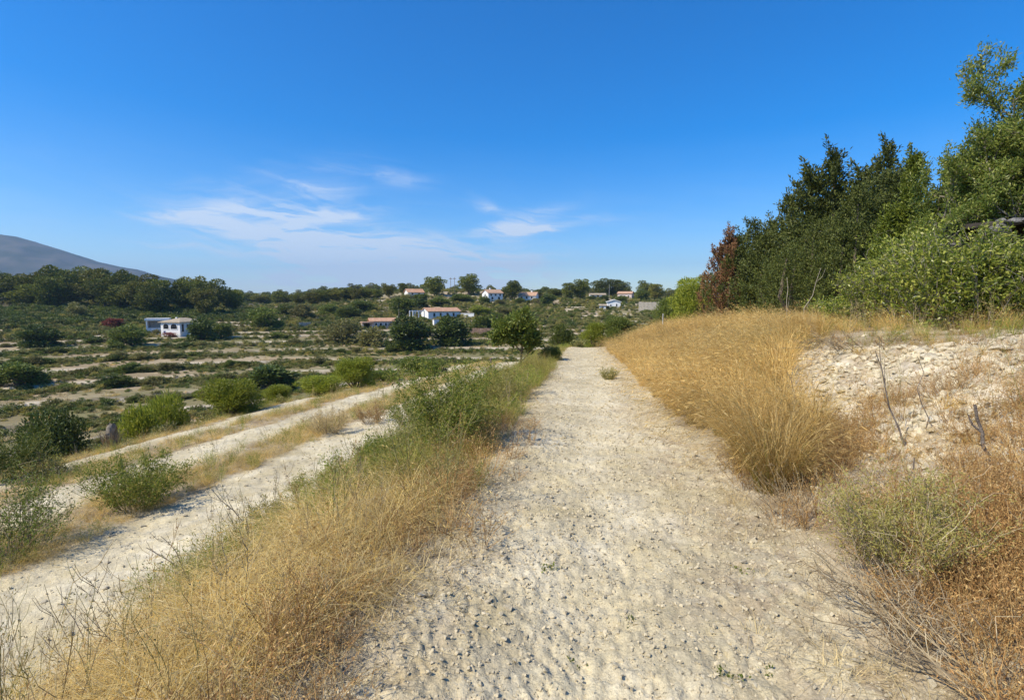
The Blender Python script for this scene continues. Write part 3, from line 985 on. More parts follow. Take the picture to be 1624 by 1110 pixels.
STALK = []
for i in range(6):
    r_ = np.random.default_rng(240 + i)
    S = stems(r_, 2 + i % 3, .62, .03, .45, .10, .002, 6)
    parts = [stem_tubes(S, .0026)]
    P, D = along(r_, S, 14, .35, .0)
    for p_, d_ in zip(P, D):
        d2 = unit(d_ + r_.normal(0, .6, 3)); ln = r_.uniform(.06, .18)
        parts.append(tube(np.array([p_, p_ + d2 * ln * .5, p_ + unit(d2 + (0, 0, .35)) * ln]), [.0016, .0013, .0008], 3))
    P, D = along(r_, S, 40, .6, .02)
    parts.append(leaves(r_, P, D + r_.normal(0, .6, P.shape), .016, .005))
    STALK.append(mesh_np('stalk', *join(parts), [M[('twig', 'straw', 'broom_stem', 'rust', 'twig', 'broom_stem')[i]]]))
x, y = rand_area(330, -4.4, -.9, 1.2, 30, 6.0)
put('bank_stalks', 'thin dry stalks rising above the grass of the bank', 'stalks', x, y, .6, 1.35, STALK, (1 - bare_all(x, y)[0]) * .8)
x, y = rand_area(420, 1.6, 8.5, 2.0, 24, 8.0)
put('slope_stalks', 'thin dry stalks rising from the grass and rubble of the upper bank', 'stalks', x, y, .6, 1.4, STALK, (1 - bare_all(x, y)[0]) * .6)
x, y = rand_area(260, -14.5, -6.5, 2.0, 30, 12.0)
put('strip_stalks', 'thin dry stalks on the golden strips', 'stalks', x, y, .6, 1.3, STALK, (1 - bare_all(x, y)[0]) * .8)

# gravel and clods
def clod(seed, flat=.6, npt=16, mat=None):
    """angular broken stone: hull of random points in a flattened block"""
    import bmesh
    r_ = np.random.default_rng(seed)
    u = sphere_dirs(r_, npt)
    u = np.sign(u) * np.abs(u) ** .7
    u *= (.5 * r_.uniform(.8, 1.1, npt))[:, None] * np.array([r_.uniform(.8, 1.25), r_.uniform(.7, 1.0), flat * r_.uniform(.8, 1.2)])
    bm = bmesh.new()
    vs = [bm.verts.new(c) for c in u]
    res = bmesh.ops.convex_hull(bm, input=vs)
    bmesh.ops.delete(bm, geom=[g for g in res['geom_interior'] if isinstance(g, bmesh.types.BMVert)], context='VERTS')
    bmesh.ops.bevel(bm, geom=list(bm.edges), offset=.035, segments=1, affect='EDGES', profile=.5)
    me = bpy.data.meshes.new('clod')
    bm.to_mesh(me); bm.free()
    return me
CLODS = []
for i in range(7):
    me = clod(300 + i, .65, 10)
    me.materials.append(M['stone'])
    CLODS.append(me)
def gravel(name, label, n, x0, x1, y0, y1, fo, zone, lo, hi, pw):
    x, y = rand_area(n, x0, x1, y0, y1, fo)
    ms = masks(x, y)
    k = rng.uniform(size=n) < zone(ms, x, y)
    x, y = x[k], y[k]
    n = len(x)
    s = lo + (hi - lo) * rng.uniform(0, 1, n) ** pw
    s = s * (1 + y / 30)
    scatter(name, label, 'gravel', lay(x, y, 0) + np.stack([0 * x, 0 * x, s * .08], 1), np.stack([rng.normal(0, .3, n), rng.normal(0, .3, n), rng.uniform(0, 6.3, n)], 1), s, rng.integers(0, len(CLODS), n), CLODS)
gravel('path_clods', 'larger broken limestone lumps scattered on the main track', 14000, -1.3, 2.3, 1.0, 36, 4.0, lambda m_, x, y: (m_[0] * .9 + .15) * sstep(-.15, .5, fbm(x / .45, y / .6, 3, 251)), .012, .05, 2.4)
gravel('path_gravel', 'pale gravel and clods strewn over the main track', 80000, -1.3, 2.3, .9, 42, 2.6, lambda m_, x, y: m_[0] * .9 + .08, .005, .034, 3.6)
gravel('track_gravel', 'pale gravel strewn over the lower tracks', 16000, -10.3, -4.3, .5, 40, 5.0, lambda m_, x, y: np.clip(m_[1] + m_[2], 0, 1) * .9 + .04, .008, .05, 4.0)
gravel('slope_rubble', 'small white rubble covering the rocky bank', 24000, 2.0, 9.0, 2.6, 11.6, 6.0, lambda m_, x, y: m_[4] * .95 + .06, .012, .12, 3.0)

# ----------------------------------------------------------------------------
# plants
# ----------------------------------------------------------------------------
def bush_mesh(seed, n=2600, L=.12, W=.06, nclump=13, up=.3, flat=.9):
    """rounded bush of unit height and unit width: (foliage, stems) arrays"""
    r_ = np.random.default_rng(seed)
    C, Rd = [], []
    for i in range(nclump):
        u = sphere_dirs(r_, 1)[0]
        u[2] = abs(u[2]) * 1.15 - .25
        k = r_.uniform(.42, .95)
        C.append((u[0] * .36 * k * 1.1, u[1] * .36 * k * 1.1, .46 + u[2] * .44 * k))
        Rd.append(r_.uniform(.10, .21))
    C.append((0, 0, .42)); Rd.append(.30)
    for i in range(5):
        a = r_.uniform(0, 6.28)
        C.append((math.cos(a) * .3, math.sin(a) * .3, .16)); Rd.append(.15)
    fol = clump_leaves(r_, C, Rd, n, L, W, up, .6, flat)
    fol[0][:, 2] = np.maximum(fol[0][:, 2], -.02)
    parts = []
    for c_ in C[::2]:
        c_ = np.array(c_)
        mid = c_ * .5 + r_.normal(0, .03, 3)
        parts.append(tube(np.array([(0.02 * r_.normal(), 0.02 * r_.normal(), -.05), mid, c_]), [.022, .015, .006], 4))
    return fol, join(parts)

def pine_mesh(seed, n=2600, umbrella=.5):
    """Aleppo pine of unit height, crown about .8 wide"""
    r_ = np.random.default_rng(seed)
    lean = r_.normal(0, .03, 2)
    trunk = np.array([(0, 0, -.03), (lean[0], lean[1], .3), (lean[0] * 2, lean[1] * 2, .62), (lean[0] * 2.4, lean[1] * 2.4, .86)])
    parts = [tube(trunk, [.028, .022, .015, .006], 6)]
    C, Rd = [], []
    m_ = 17
    for i in range(m_):
        t = (i + .5) / m_
        zc = .18 + .71 * t ** .9
        wid = .33 * math.sin(math.pi * min(1, (.22 + .78 * (1 - t)))) ** .7 * (1 if t < .75 else .8)
        a = i * 2.4 + r_.uniform(-.5, .5)
        rr = wid * r_.uniform(.45, 1.0)
        C.append((lean[0] * 2 + math.cos(a) * rr, lean[1] * 2 + math.sin(a) * rr, zc + r_.normal(0, .02)))
        Rd.append(r_.uniform(.095, .165))
        st = np.array([lean[0] * 2 * .9, lean[1] * 2 * .9, max(.12, zc - .14)])
        parts.append(tube(np.array([st, (st + C[-1]) / 2 + (0, 0, .015), C[-1]]), [.010, .007, .003], 4))
    C.append((lean[0] * 2, lean[1] * 2, .60)); Rd.append(.16); C.append((lean[0], lean[1], .38)); Rd.append(.14)
    fol = clump_leaves(r_, C, Rd, n, .052, .027, .5, .72, .66)
    return fol, join(parts)

def conifer_mesh(seed, n=15000, spires=5, L=.032, W=.013, tw=.30):
    """dense dark conifer of unit height, several pointed leaders"""
    r_ = np.random.default_rng(seed)
    P, D = [], []
    parts = []
    sp = [(0, 0, 1.0, tw * .46)]
    for i in range(spires - 1):
        a = i * 2.4 + r_.uniform(-.6, .6)
        rr = tw * r_.uniform(.3, .8)
        sp.append((math.cos(a) * rr, math.sin(a) * rr, r_.uniform(.62, .93), tw * r_.uniform(.46, .72)))
    wts = np.array([h_ * w_ for _, _, h_, w_ in sp]); wts /= wts.sum()
    for (sx, sy, h_, w_), q in zip(sp, wts):
        k = int(n * q)
        kc = int(90 + 1300 * q * tw)                       # foliage sits in separate sprays with dark gaps between
        t = r_.uniform(0.02, 1, kc)
        prof = w_ * np.clip(np.minimum(1, (1 - t) * 1.35 + .03) * (.6 + .4 * np.minimum(1, t * 5)), 0, 1)
        a = r_.uniform(0, 6.283, kc)
        rad = prof * r_.uniform(.55, 1.12, kc)
        cc = np.stack([sx * (1 - .3 * t) + rad * np.cos(a), sy * (1 - .3 * t) + rad * np.sin(a), t * h_], 1)
        ax = unit(np.stack([np.cos(a) * .8, np.sin(a) * .8, r_.uniform(.6, 1.8, kc)], 1))
        pick = r_.integers(0, kc, k)
        u = r_.uniform(-.4, 1, k)
        sz_ = r_.uniform(.6, 1.3, kc)[pick]
        P.append(cc[pick] + ax[pick] * (u * .05 * sz_)[:, None] + r_.normal(0, .012, (k, 3)) * sz_[:, None])
        D.append(ax[pick] + r_.normal(0, .65, (k, 3)))
        core = int(k * .12)
        t2 = r_.uniform(0, .95, core); a2 = r_.uniform(0, 6.283, core); r2 = w_ * np.clip((1 - t2) * 1.3, 0, 1) * .6 * r_.uniform(0, 1, core)
        P.append(np.stack([sx * (1 - .3 * t2) + r2 * np.cos(a2), sy * (1 - .3 * t2) + r2 * np.sin(a2), t2 * h_], 1)); D.append(sphere_dirs(r_, core))
        parts.append(tube(np.array([(sx * .3, sy * .3, -.02), (sx * .9, sy * .9, h_ * .4), (sx * .75, sy * .75, h_ * .93)]), [.02, .013, .003], 5))
        # tufted shoots standing proud of the outline
        for s in range(34):
            t0 = r_.uniform(.3, 1.0); a0 = r_.uniform(0, 6.28)
            w0 = w_ * min(1, (1 - t0) * 1.55 + .06)
            c0 = np.array([sx * (1 - .3 * t0) + w0 * math.cos(a0), sy * (1 - .3 * t0) + w0 * math.sin(a0), t0 * h_])
            ax = unit(np.array([math.cos(a0) * .45, math.sin(a0) * .45, 1.0]))
            ln = r_.uniform(.06, .13)
            u = r_.uniform(0, 1, 55)
            P.append(c0 + ax * (u * ln)[:, None] + r_.normal(0, .008, (55, 3)))
            D.append(ax + r_.normal(0, .6, (55, 3)))
    P, D = np.vstack(P), np.vstack(D)
    return leaves(r_, P, D, L, W), join(parts)

def branching(seed, height, levels, n0, leafn, spreadv, droop=0.0, t_open=.25, first=.35):
    """open tree: limbs recursively forking; returns limb tubes and the twig polylines"""
    r_ = np.random.default_rng(seed)
    tubes, twigs = [], []
    def grow(p, d, ln, rad, lv):
        k = 5
        P = [p]
        q = d
        for i in range(k):
            q = unit(q + r_.normal(0, .13, 3) + np.array([0, 0, .07 - droop]))
            p = p + q * ln / k
            P.append(p)
        P = np.array(P)
        tubes.append(tube(P, np.linspace(rad, rad * .55, k + 1), 6 if lv > 1 else 4))
        if lv <= 1:
            twigs.append(P)
        if lv == 0:
            return
        m_ = n0 if lv == levels else r_.integers(3, 6)
        for j in range(m_):
            t = t_open + (1 - t_open) * (j + r_.uniform(.2, .8)) / m_
            f = t * k; i = min(int(f), k - 1)
            pp = P[i] + (P[i + 1] - P[i]) * (f - i)
            ax = unit(P[i + 1] - P[i])
            side = unit(np.cross(ax, r_.normal(size=3)))
            dd = unit(ax * (1 - spreadv) + side * spreadv + np.array([0, 0, .18]))
            grow(pp, dd, ln * r_.uniform(.42, .68), rad * .5, lv - 1)
    grow(np.zeros(3) - (0, 0, .05), np.array([0, 0, 1.0]), height * first, height * .014, levels)
    return r_, tubes, twigs

def put_plant(name, label, cat, foliage, wood, lmat, wmat, loc, rz, scale, group=None, fname='foliage', wname='stem'):
    t = thing(name, label, cat, loc, rz, scale, group)
    obj(fname, foliage, t)
    if wood is not None:
        obj(wname, wood, t)
    return t

_cache = {}
def variants(kind, seed):
    key = (kind, seed)
    if key in _cache:
        return _cache[key]
    if kind in ('dark', 'mid', 'bright', 'olive', 'red', 'pink'):
        n, L, W, nc = {'dark': (4200, .085, .042, 15), 'mid': (3800, .08, .038, 14), 'bright': (5200, .075, .03, 17), 'olive': (2600, .085, .035, 12),
                       'red': (1500, .09, .05, 9), 'pink': (900, .1, .06, 8)}[kind]
        f, w = bush_mesh(seed, n, L, W, nc, .55 if kind == 'bright' else .3)
        mt = {'dark': 'dark_leaf', 'mid': 'mid_leaf', 'bright': 'bright_leaf', 'olive': 'olive_leaf', 'red': 'red_flower', 'pink': 'pink_flower'}[kind]
        r_ = (mesh_np('foliage', *f, [M[mt]]), mesh_np('stem', *w, [M['bark']]))
    elif kind in ('dark_near', 'bright_near', 'mid_near'):
        n, L, W, nc = {'dark_near': (17000, .030, .017, 22), 'mid_near': (11000, .042, .019, 19), 'bright_near': (12000, .048, .016, 24)}[kind]
        f, w = bush_mesh(seed + 40, n, L, W, nc, .8 if kind == 'bright_near' else .3)
        r_ = (mesh_np('foliage', *f, [M[{'dark_near': 'dark_leaf', 'mid_near': 'mid_leaf', 'bright_near': 'bright_leaf'}[kind]]]), mesh_np('stem', *w, [M['bark']]))
    elif kind in ('pine', 'pine_olive'):
        f, w = pine_mesh(seed, 4200)
        r_ = (mesh_np('crown', *f, [M[kind]]), mesh_np('trunk', *w, [M['bark']]))
    elif kind == 'tree':
        r0, tubes, twigs = branching(seed, 1.0, 3, 6, 0, .62, 0, .35, .42)
        P, D = along(r0, twigs, 5200, .1, .018)
        f = leaves(r0, P, D + r0.normal(0, .8, D.shape) + (0, 0, -.1), .05, .017)
        allp = np.vstack([P]); zmax = allp[:, 2].max(); 
        V = f[0] / zmax; tv = join(tubes)
        r_ = (mesh_np('crown', V, f[1], [M['mid_leaf']]), mesh_np('trunk', tv[0] / zmax, tv[1], [M['bark']]))
    _cache[key] = r_
    return r_

prng = random.Random(5)
def plant(kind, px, row, wpx, hpx, name, label, cat, group=None, D=None, seed=None, dpx=None):
    """stand a plant where the photo pixel of its foot meets the land"""
    top = D is not None
    if D is None:
        x, y, D = hit(px, row)
    else:
        x, y = at(px, D)
    seed = seed if seed is not None else prng.randrange(3)
    sc_ = math.hypot(1, (px - 812) / FPX)
    w = wpx / FPX * D * 1.05
    h_ = hpx / FPX * D if not top else EYE + ray(px, row - hpx)[2] * D - gz(x, y)
    base = {'pine': .78, 'pine_olive': .78, 'tree': .8}.get(kind, .95)
    f, wd = variants(kind, seed)
    t = thing(name, label, cat, (x, y, gz(x, y) - .03 * h_), prng.uniform(0, 6.28), (w / base, w / base, h_), group)
    pn = kind in ('pine', 'pine_olive', 'tree')
    obj('crown' if pn else 'foliage', f, t)
    obj('trunk' if pn else 'stem', wd, t)
    return t

# --- trees and bushes of the valley, one by one
plant('dark_near', 62, 694, 130, 82, 'carob_bush', 'broad dark green bush on the lowest terrace beside the grey stump', 'bush', D=27, seed=0)
plant('bright_near', 205, 688, 85, 62, 'bright_bush', 'low bright green bush right beside the grey stump', 'bush', D=20, seed=0)
plant('bright_near', 243, 684, 95, 92, 'bright_bush', 'tall bright green bush behind the low one near the grey stump', 'bush', D=23, seed=1)
plant('bright_near', 358, 664, 92, 74, 'bright_bush', 'bright green round bush at the edge of the far golden strip', 'bush', D=20, seed=2)
plant('bright_near', 434, 645, 56, 40, 'bright_bush', 'small bright green bush between two larger ones on the golden strip edge', 'bush', D=23, seed=0)
plant('bright_near', 505, 636, 76, 46, 'bright_bush', 'wide low green bush left of the pointed young tree', 'bush', D=25, seed=2)
plant('bright_near', 560, 628, 66, 72, 'young_tree', 'upright yellow green young tree beside the far track', 'tree', D=27, seed=1)
plant('mid_near', 605, 618, 60, 36, 'green_bush', 'low mid green bush just right of the upright young tree', 'bush', D=30, seed=1)
plant('mid_near', 665, 606, 92, 46, 'green_bush', 'broad green bush hiding the end of the far track', 'bush', D=33, seed=2)
plant('mid', 25, 612, 84, 46, 'green_bush', 'dark rounded bush on the terrace lip at the photo edge', 'bush', seed=0)
plant('dark', 66, 550, 56, 36, 'dark_shrub', 'dark rounded shrub on a terrace below the wood', 'bush', seed=1)
plant('mid', 205, 548, 56, 34, 'green_bush', 'rounded green bush left below the white house annexe', 'bush', seed=1)
plant('dark', 322, 541, 46, 40, 'dark_tree', 'dark dense tree shading the right wall of the white house', 'tree', seed=2)
plant('mid', 350, 538, 36, 26, 'green_bush', 'small green bush right of the dark tree by the white house', 'bush', seed=0)
plant('mid', 423, 520, 54, 36, 'green_tree', 'round green tree standing alone below the low hill gap', 'tree', seed=2)
plant('dark', 428, 614, 84, 40, 'dark_shrub', 'dark spreading shrub on a lower terrace above the bright bushes', 'bush', seed=0)
plant('olive', 480, 505, 40, 28, 'olive_tree', 'grey green olive tree left of the ruined cottage', 'tree', seed=0)
plant('olive', 545, 545, 66, 40, 'olive_tree', 'large grey olive tree below the ruined cottage', 'tree', seed=1)
plant('olive', 590, 550, 50, 36, 'olive_tree', 'grey olive tree between the big olive and the dark trees', 'tree', seed=2)
plant('dark', 650, 552, 76, 52, 'dark_tree', 'big dark evergreen below the long white house, left of two', 'tree', seed=1)
plant('dark', 716, 548, 66, 52, 'dark_tree', 'big dark evergreen below the long white house, right of two', 'tree', seed=2)
plant('mid', 552, 505, 40, 20, 'green_bush', 'green bush at the left end of the ruined cottage', 'bush', seed=1)
plant('mid', 640, 500, 44, 34, 'green_tree', 'green tree between the ruined cottage and long white house', 'tree', seed=0)
plant('mid', 765, 525, 40, 26, 'green_bush', 'yellowish green bush right of the long white house garden', 'bush', seed=0)
plant('dark', 815, 520, 26, 22, 'dark_shrub', 'dark shrub on the terraces behind the lone trackside tree', 'bush', seed=0)
plant('tree', 825, 566, 74, 80, 'almond_tree', 'small open tree with a clear trunk near the far end of the track', 'tree', seed=0, D=24)
plant('mid_near', 892, 548, 44, 42, 'green_bush', 'upright green bush beyond the far end of the track', 'bush', seed=2, D=46)
plant('bright_near', 945, 545, 44, 40, 'yellow_bush', 'yellow green bush beyond the track beside the golden grass', 'bush', seed=0, D=44)
plant('mid_near', 984, 540, 62, 50, 'green_bush', 'dark green bush rising behind the start of the golden grass', 'bush', seed=1, D=44)
plant('bright_near', 1100, 505, 82, 78, 'leafy_tree', 'light green leafy tree left of the withered conifer', 'tree', seed=2, D=48)
plant('mid_near', 1062, 500, 50, 36, 'green_bush', 'green bush between the pale post and the leafy tree', 'bush', seed=0, D=58)
plant('mid', 1018, 478, 26, 20, 'green_bush', 'green bush below the paired pines at the right of the ridge', 'bush', seed=1)
for px, row, w, h_, kd, lb in [(768, 482, 18, 12, 'mid', 'green bush at the left foot of the orange roofed house'), (792, 484, 22, 11, 'olive', 'grey bush in front of the orange roofed house'), (826, 482, 20, 10, 'mid', 'green bush at the left foot of the red roofed house'),
        (850, 482, 18, 10, 'olive', 'grey bush at the right foot of the red roofed house'), (935, 478, 18, 9, 'mid', 'green bush before the left end of the low villa'), (958, 478, 16, 8, 'dark', 'dark bush before the right end of the low villa'), (985, 480, 20, 10, 'mid', 'green bush below the pink house'),
        (668, 476, 26, 12, 'mid', 'green bush before the half hidden ridge house'), (646, 476, 22, 10, 'olive', 'grey bush left before the half hidden ridge house'), (735, 480, 40, 14, 'mid', 'wide green bush below the two thin masts'), (700, 484, 40, 14, 'mid', 'wide green bush on the slope above the long white house'),
        (665, 488, 30, 14, 'dark', 'dark bush behind the pergola of the long white house'), (760, 500, 34, 16, 'bright', 'yellow green bush right of the white garden wall'), (800, 500, 30, 14, 'olive', 'grey bush on the terraces below the orange roofed house'), (575, 496, 44, 20, 'mid', 'broad green bush on the slope above the ruined cottage'),
        (520, 500, 40, 20, 'mid', 'green bush on the slope left of the ruined cottage'), (455, 500, 36, 18, 'mid', 'green bush right of the lone round tree')]:
    plant(kd, px, row, w, h_, {'mid': 'green_bush', 'olive': 'grey_bush', 'dark': 'dark_shrub', 'bright': 'yellow_bush'}[kd], lb, 'bush')
plant('red', 181, 520, 34, 17, 'bougainvillea', 'red flowering bush left of the white house', 'bush', seed=0)
plant('pink', 268, 535, 22, 10, 'flower_bush', 'pink flowering shrub against the front of the white house', 'bush', seed=0)
plant('olive', 122, 505, 30, 26, 'bare_tree', 'thin grey brown tree in front of the pine wood', 'tree', seed=1)

# --- the pine wood on the left
wood = [(-18, 498, 50, 70), (8, 498, 42, 72), (34, 497, 50, 62), (62, 497, 44, 66), (92, 496, 50, 78), (120, 496, 44, 75),
        (148, 496, 48, 75), (178, 495, 46, 70), (204, 495, 44, 70), (230, 494, 46, 60), (256, 493, 42, 54), (284, 493, 46, 52), (310, 492, 44, 57),
        (334, 491, 40, 50), (366, 492, 40, 36), (20, 494, 44, 56), (78, 494, 46, 60), (165, 493, 44, 58), (220, 492, 40, 50), (296, 491, 42, 46), (50, 500, 60, 52), (110, 498, 44, 50), (190, 497, 46, 50), (248, 495, 42, 44), (325, 494, 40, 40)]
ORD = ['first', 'second', 'third', 'fourth', 'fifth', 'sixth', 'seventh', 'eighth', 'ninth', 'tenth', 'eleventh', 'twelfth', 'thirteenth', 'fourteenth', 'fifteenth', 'sixteenth', 'seventeenth', 'eighteenth', 'nineteenth', 'twentieth', 'twenty-first', 'twenty-second', 'twenty-third', 'twenty-fourth', 'twenty-fifth', 'twenty-sixth']
rank = {a[0]: ORD[i] for i, a in enumerate(sorted(wood))}
for i, (px, row, w, h_) in enumerate(wood):
    lb = '%s pine from the left edge of the photo in the dense pine wood' % rank[px]
    if px == 366: lb = 'last pine at the right end of the pine wood'
    if px == 92: lb = 'flat topped pine, tallest in the wood against the mountain'
    if px == 50: lb = 'broad low pine at the front of the wood under the mountain'
    plant('pine' if i % 3 else 'pine_olive', px, row, w * 1.12, h_, 'pine_tree', lb, 'tree', 'pines of the wood left of the valley', seed=i % 4, D=168 + 26 * prng.random() if i < 16 else 160 + 10 * prng.random())

# --- ridge trees
ridge = [(689, 469, 32, 30, 'pine', 'large round pine on the ridge left of the two thin masts'),
         (744, 468, 34, 33, 'pine', 'large round pine on the ridge right of the two thin masts'),
         (641, 468, 18, 18, 'pine', 'small round pine left of the half hidden ridge house'),
         (617, 472, 20, 20, 'pine_olive', 'pointed olive green pine on the left part of the ridge'),
         (582, 474, 22, 18, 'pine', 'dark bushy pine at the left end of the ridge'),
         (600, 474, 18, 15, 'pine', 'low pine between two taller ones left on the ridge'),
         (812, 478, 27, 31, 'pine', 'round pine between the orange roofed and red roofed houses'),
         (797, 474, 12, 14, 'pine', 'slim pine just right of the orange roofed house'),
         (851, 474, 18, 15, 'pine', 'small pine right of the red roofed house'),
         (868, 486, 24, 18, 'dark', 'dark low shrub below the red roofed house'),
         (884, 472, 26, 14, 'pine', 'low pine left of the big paired pines on the ridge'),
         (903, 474, 22, 26, 'pine', 'smaller of the two pines left of the low white villa'),
         (920, 474, 28, 31, 'pine', 'larger of the two pines left of the low white villa'),
         (950, 471, 26, 28, 'pine', 'left pine of the group behind the low white villa'),
         (970, 471, 30, 28, 'pine', 'middle pine of the group behind the pink house'),
         (988, 471, 26, 24, 'pine', 'right pine of the group behind the pink house'),
         (1024, 474, 24, 28, 'pine', 'left pine of the pair at the right end of the ridge'),
         (1042, 476, 26, 26, 'pine_olive', 'right pine of the pair at the right end of the ridge')]
for i, (px, row, w, h_, kd, lb) in enumerate(ridge):
    plant(kd, px, row, w * 1.15, h_ * 1.06, 'pine_tree' if kd != 'dark' else 'dark_shrub', lb, 'tree', 'trees along the ridge', seed=i % 3)
WL = [(398, 478, 22, 16), (415, 482, 24, 16), (440, 484, 20, 22), (458, 482, 22, 14), (476, 484, 24, 18), (496, 484, 26, 20), (515, 482, 26, 22),
                                      (534, 480, 24, 20), (550, 478, 24, 20), (566, 476, 22, 18), (505, 476, 22, 14), (530, 474, 20, 14), (555, 474, 20, 14), (470, 476, 20, 10), (452, 474, 16, 10), (425, 474, 18, 10)]
for i, (px, row, w, h_) in enumerate(WL):
    plant('pine_olive' if i % 2 else 'pine', px, row, w * 1.2, h_ * 1.1, 'pine_tree', '%s small pine from the left in the woodland left of the ridge' % ORD[sorted(WL).index((px, row, w, h_))], 'tree', 'pines of the woodland left of the ridge', seed=i % 3)

# --- mid-size shrubs dotted over terraces and slope (told apart only as a crowd)
shrub_spots = []
srng = random.Random(9)
for row0, row1, n, w0, w1 in ((500, 520, 40, 8, 26), (520, 545, 34, 10, 32), (545, 570, 32, 12, 36), (570, 600, 30, 14, 40), (600, 640, 20, 16, 44)):
    for i in range(n):
        px = srng.uniform(-30, 1010 if row1 < 560 else (640 if row1 < 590 else 400))
        shrub_spots.append((px, srng.uniform(row0, row1), srng.uniform(w0, w1)))
for i in range(60):
    px = srng.uniform(470, 1060)
    shrub_spots.append((px, srng.uniform(474, 500), srng.uniform(8, 18)))
for i, (px, row, w) in enumerate(shrub_spots):
    x, y, D = hit(px, row, None) if False else hit(px, row)
    if D < 36 or D > 340:
        continue
    # shrubs root along the terrace banks: slide towards the nearest bank
    best = None
    for s in np.linspace(-5, 5, 21):
        xx, yy = x + (x / math.hypot(x, y)) * s, y + (y / math.hypot(x, y)) * s
        _, rs, _, _, fr_, _ = terrace_info(np.array([xx]), np.array([yy]))
        sc_ = float(abs(fr_[0] - .74)) + abs(s) * .03
        if best is None or sc_ < best[0]:
            best = (sc_, xx, yy)
    x, y = best[1], best[2]
    kd = srng.choice(['dark', 'mid', 'mid', 'mid', 'olive', 'olive', 'olive', 'olive'])
    f, wd = variants(kd, srng.randrange(3))
    ww = w / FPX * D
    lb = {'dark': 'dark green shrub among others on the terrace banks', 'mid': 'green shrub among others on the terrace banks', 'olive': 'grey green shrub among others on the terrace banks'}[kd]
    t = thing({'dark': 'dark_shrub', 'mid': 'green_shrub', 'olive': 'grey_shrub'}[kd], lb, 'bush', (x, y, gz(x, y) - .05), srng.uniform(0, 6.28), (ww * srng.uniform(.9, 1.5), ww * srng.uniform(.8, 1.2), min(ww * srng.uniform(.4, .75), srng.uniform(.8, 1.9))), 'shrubs dotted over the terraces')
    obj('foliage', f, t)

# --- low scrub that nobody could count: terrace banks and hillside
SCRUB = []
for i in range(6):
    r_ = np.random.default_rng(400 + i)
    C = [(r_.normal(0, .22), r_.normal(0, .22), r_.uniform(.12, .45)) for _ in range(5)]
    V, F = clump_leaves(r_, C, [r_.uniform(.16, .28) for _ in C], 240, .17, .075, .4, .5, .8)
    SCRUB.append(mesh_np('scrub', V, F, [M[('olive_leaf', 'mid_leaf', 'olive_leaf', 'mid_leaf', 'dark_leaf', 'olive_grass')[i]]]))
DRY = []
for i in range(3):
    r_ = np.random.default_rng(420 + i)
    V, F = tuft(r_, 50, .5, .35, .5, .5, .03, 3)
    DRY.append(mesh_np('dry_clump', V, F, [M['straw'] if i else M['gold']]))
def polar(n, d0, d1, a0=-50, a1=32):
    d = np.exp(rng.uniform(math.log(d0), math.log(d1), n)); a = np.radians(rng.uniform(a0, a1, n))
    return c2w(d * np.sin(a), d * np.cos(a))
x, y = polar(60000, 38, 210)
zf, riser, d, az, fr, k = terrace_info(x, y)
w = near_weight(x, y)
pat = sstep(-.35, .35, fbm(x / 7, y / 7, 3, 301))
foot = sstep(.58, .72, fr) * (1 - sstep(.90, .95, fr))
keep = (1 - w) * np.clip((.24 + .9 * foot + .5 * (fr > .3) * pat) * (.35 + .65 * pat), 0, 1) * sstep(.20, .32, fr)
s = rng.uniform(.45, 1.15, len(x)) * np.where(foot > .5, 1.0, .6) * (.7 + .0035 * np.clip(d, 40, 150))
s = np.stack([s * 1.5, s * 1.5, s * rng.uniform(.7, 1.35, len(s))], 1)
put('terrace_scrub', 'low grey green scrub lining the terrace banks of the valley', 'scrub', x, y, .5, 1.3, SCRUB, keep, sz=s)
x, y = polar(22000, 150, 360, -46, 26)
pat = sstep(-.4, .4, fbm(x / 16, y / 16, 3, 303))
put('hillside_scrub', 'olive scrub covering the hillside around the far houses', 'scrub', x, y, .9, 2.2, SCRUB, (1 - near_weight(x, y)) * (.15 + .6 * pat))
x, y = polar(7000, 24, 120, -50, 10)
put('valley_dry_grass', 'dry straw patches on the terrace floors', 'grass', x, y, .5, 1.1, DRY, (1 - near_weight(x, y)) * .5 * sstep(-.2, .3, fbm(x / 5, y / 5, 2, 305)))
x, y = rand_area(3000, -34, -13.5, 0, 40, 14)
put('bank_scrub', 'rough weeds on the slope dropping to the valley floor', 'scrub', x, y, .35, .9, SCRUB + DRY, .8 * sstep(-.3, .3, fbm(x / 3, y / 3, 2, 307)) * (1 - bare_all(x, y)[0]))
x, y = polar(1500, 172, 215, -52, -27)
put('wood_undergrowth', 'dark undergrowth beneath the pines of the wood', 'scrub', x, y, 1.2, 2.8, [SCRUB[1], SCRUB[3], SCRUB[4], SCRUB[4]], np.full(len(x), .8))
# far woodland beyond the ridge, one mass
x, y = polar(2600, 420, 1500, -60, 20)
FARP = [variants('pine', 0)[0], variants('pine_olive', 1)[0], variants('pine', 2)[0]]
n = len(x)
scatter('far_wood', 'distant woodland mass behind the ridge below the mountain', 'woodland', lay(x, y, -2), rng.uniform(0, 6.3, n), rng.uniform(8, 13, n), rng.integers(0, 3, n), FARP)

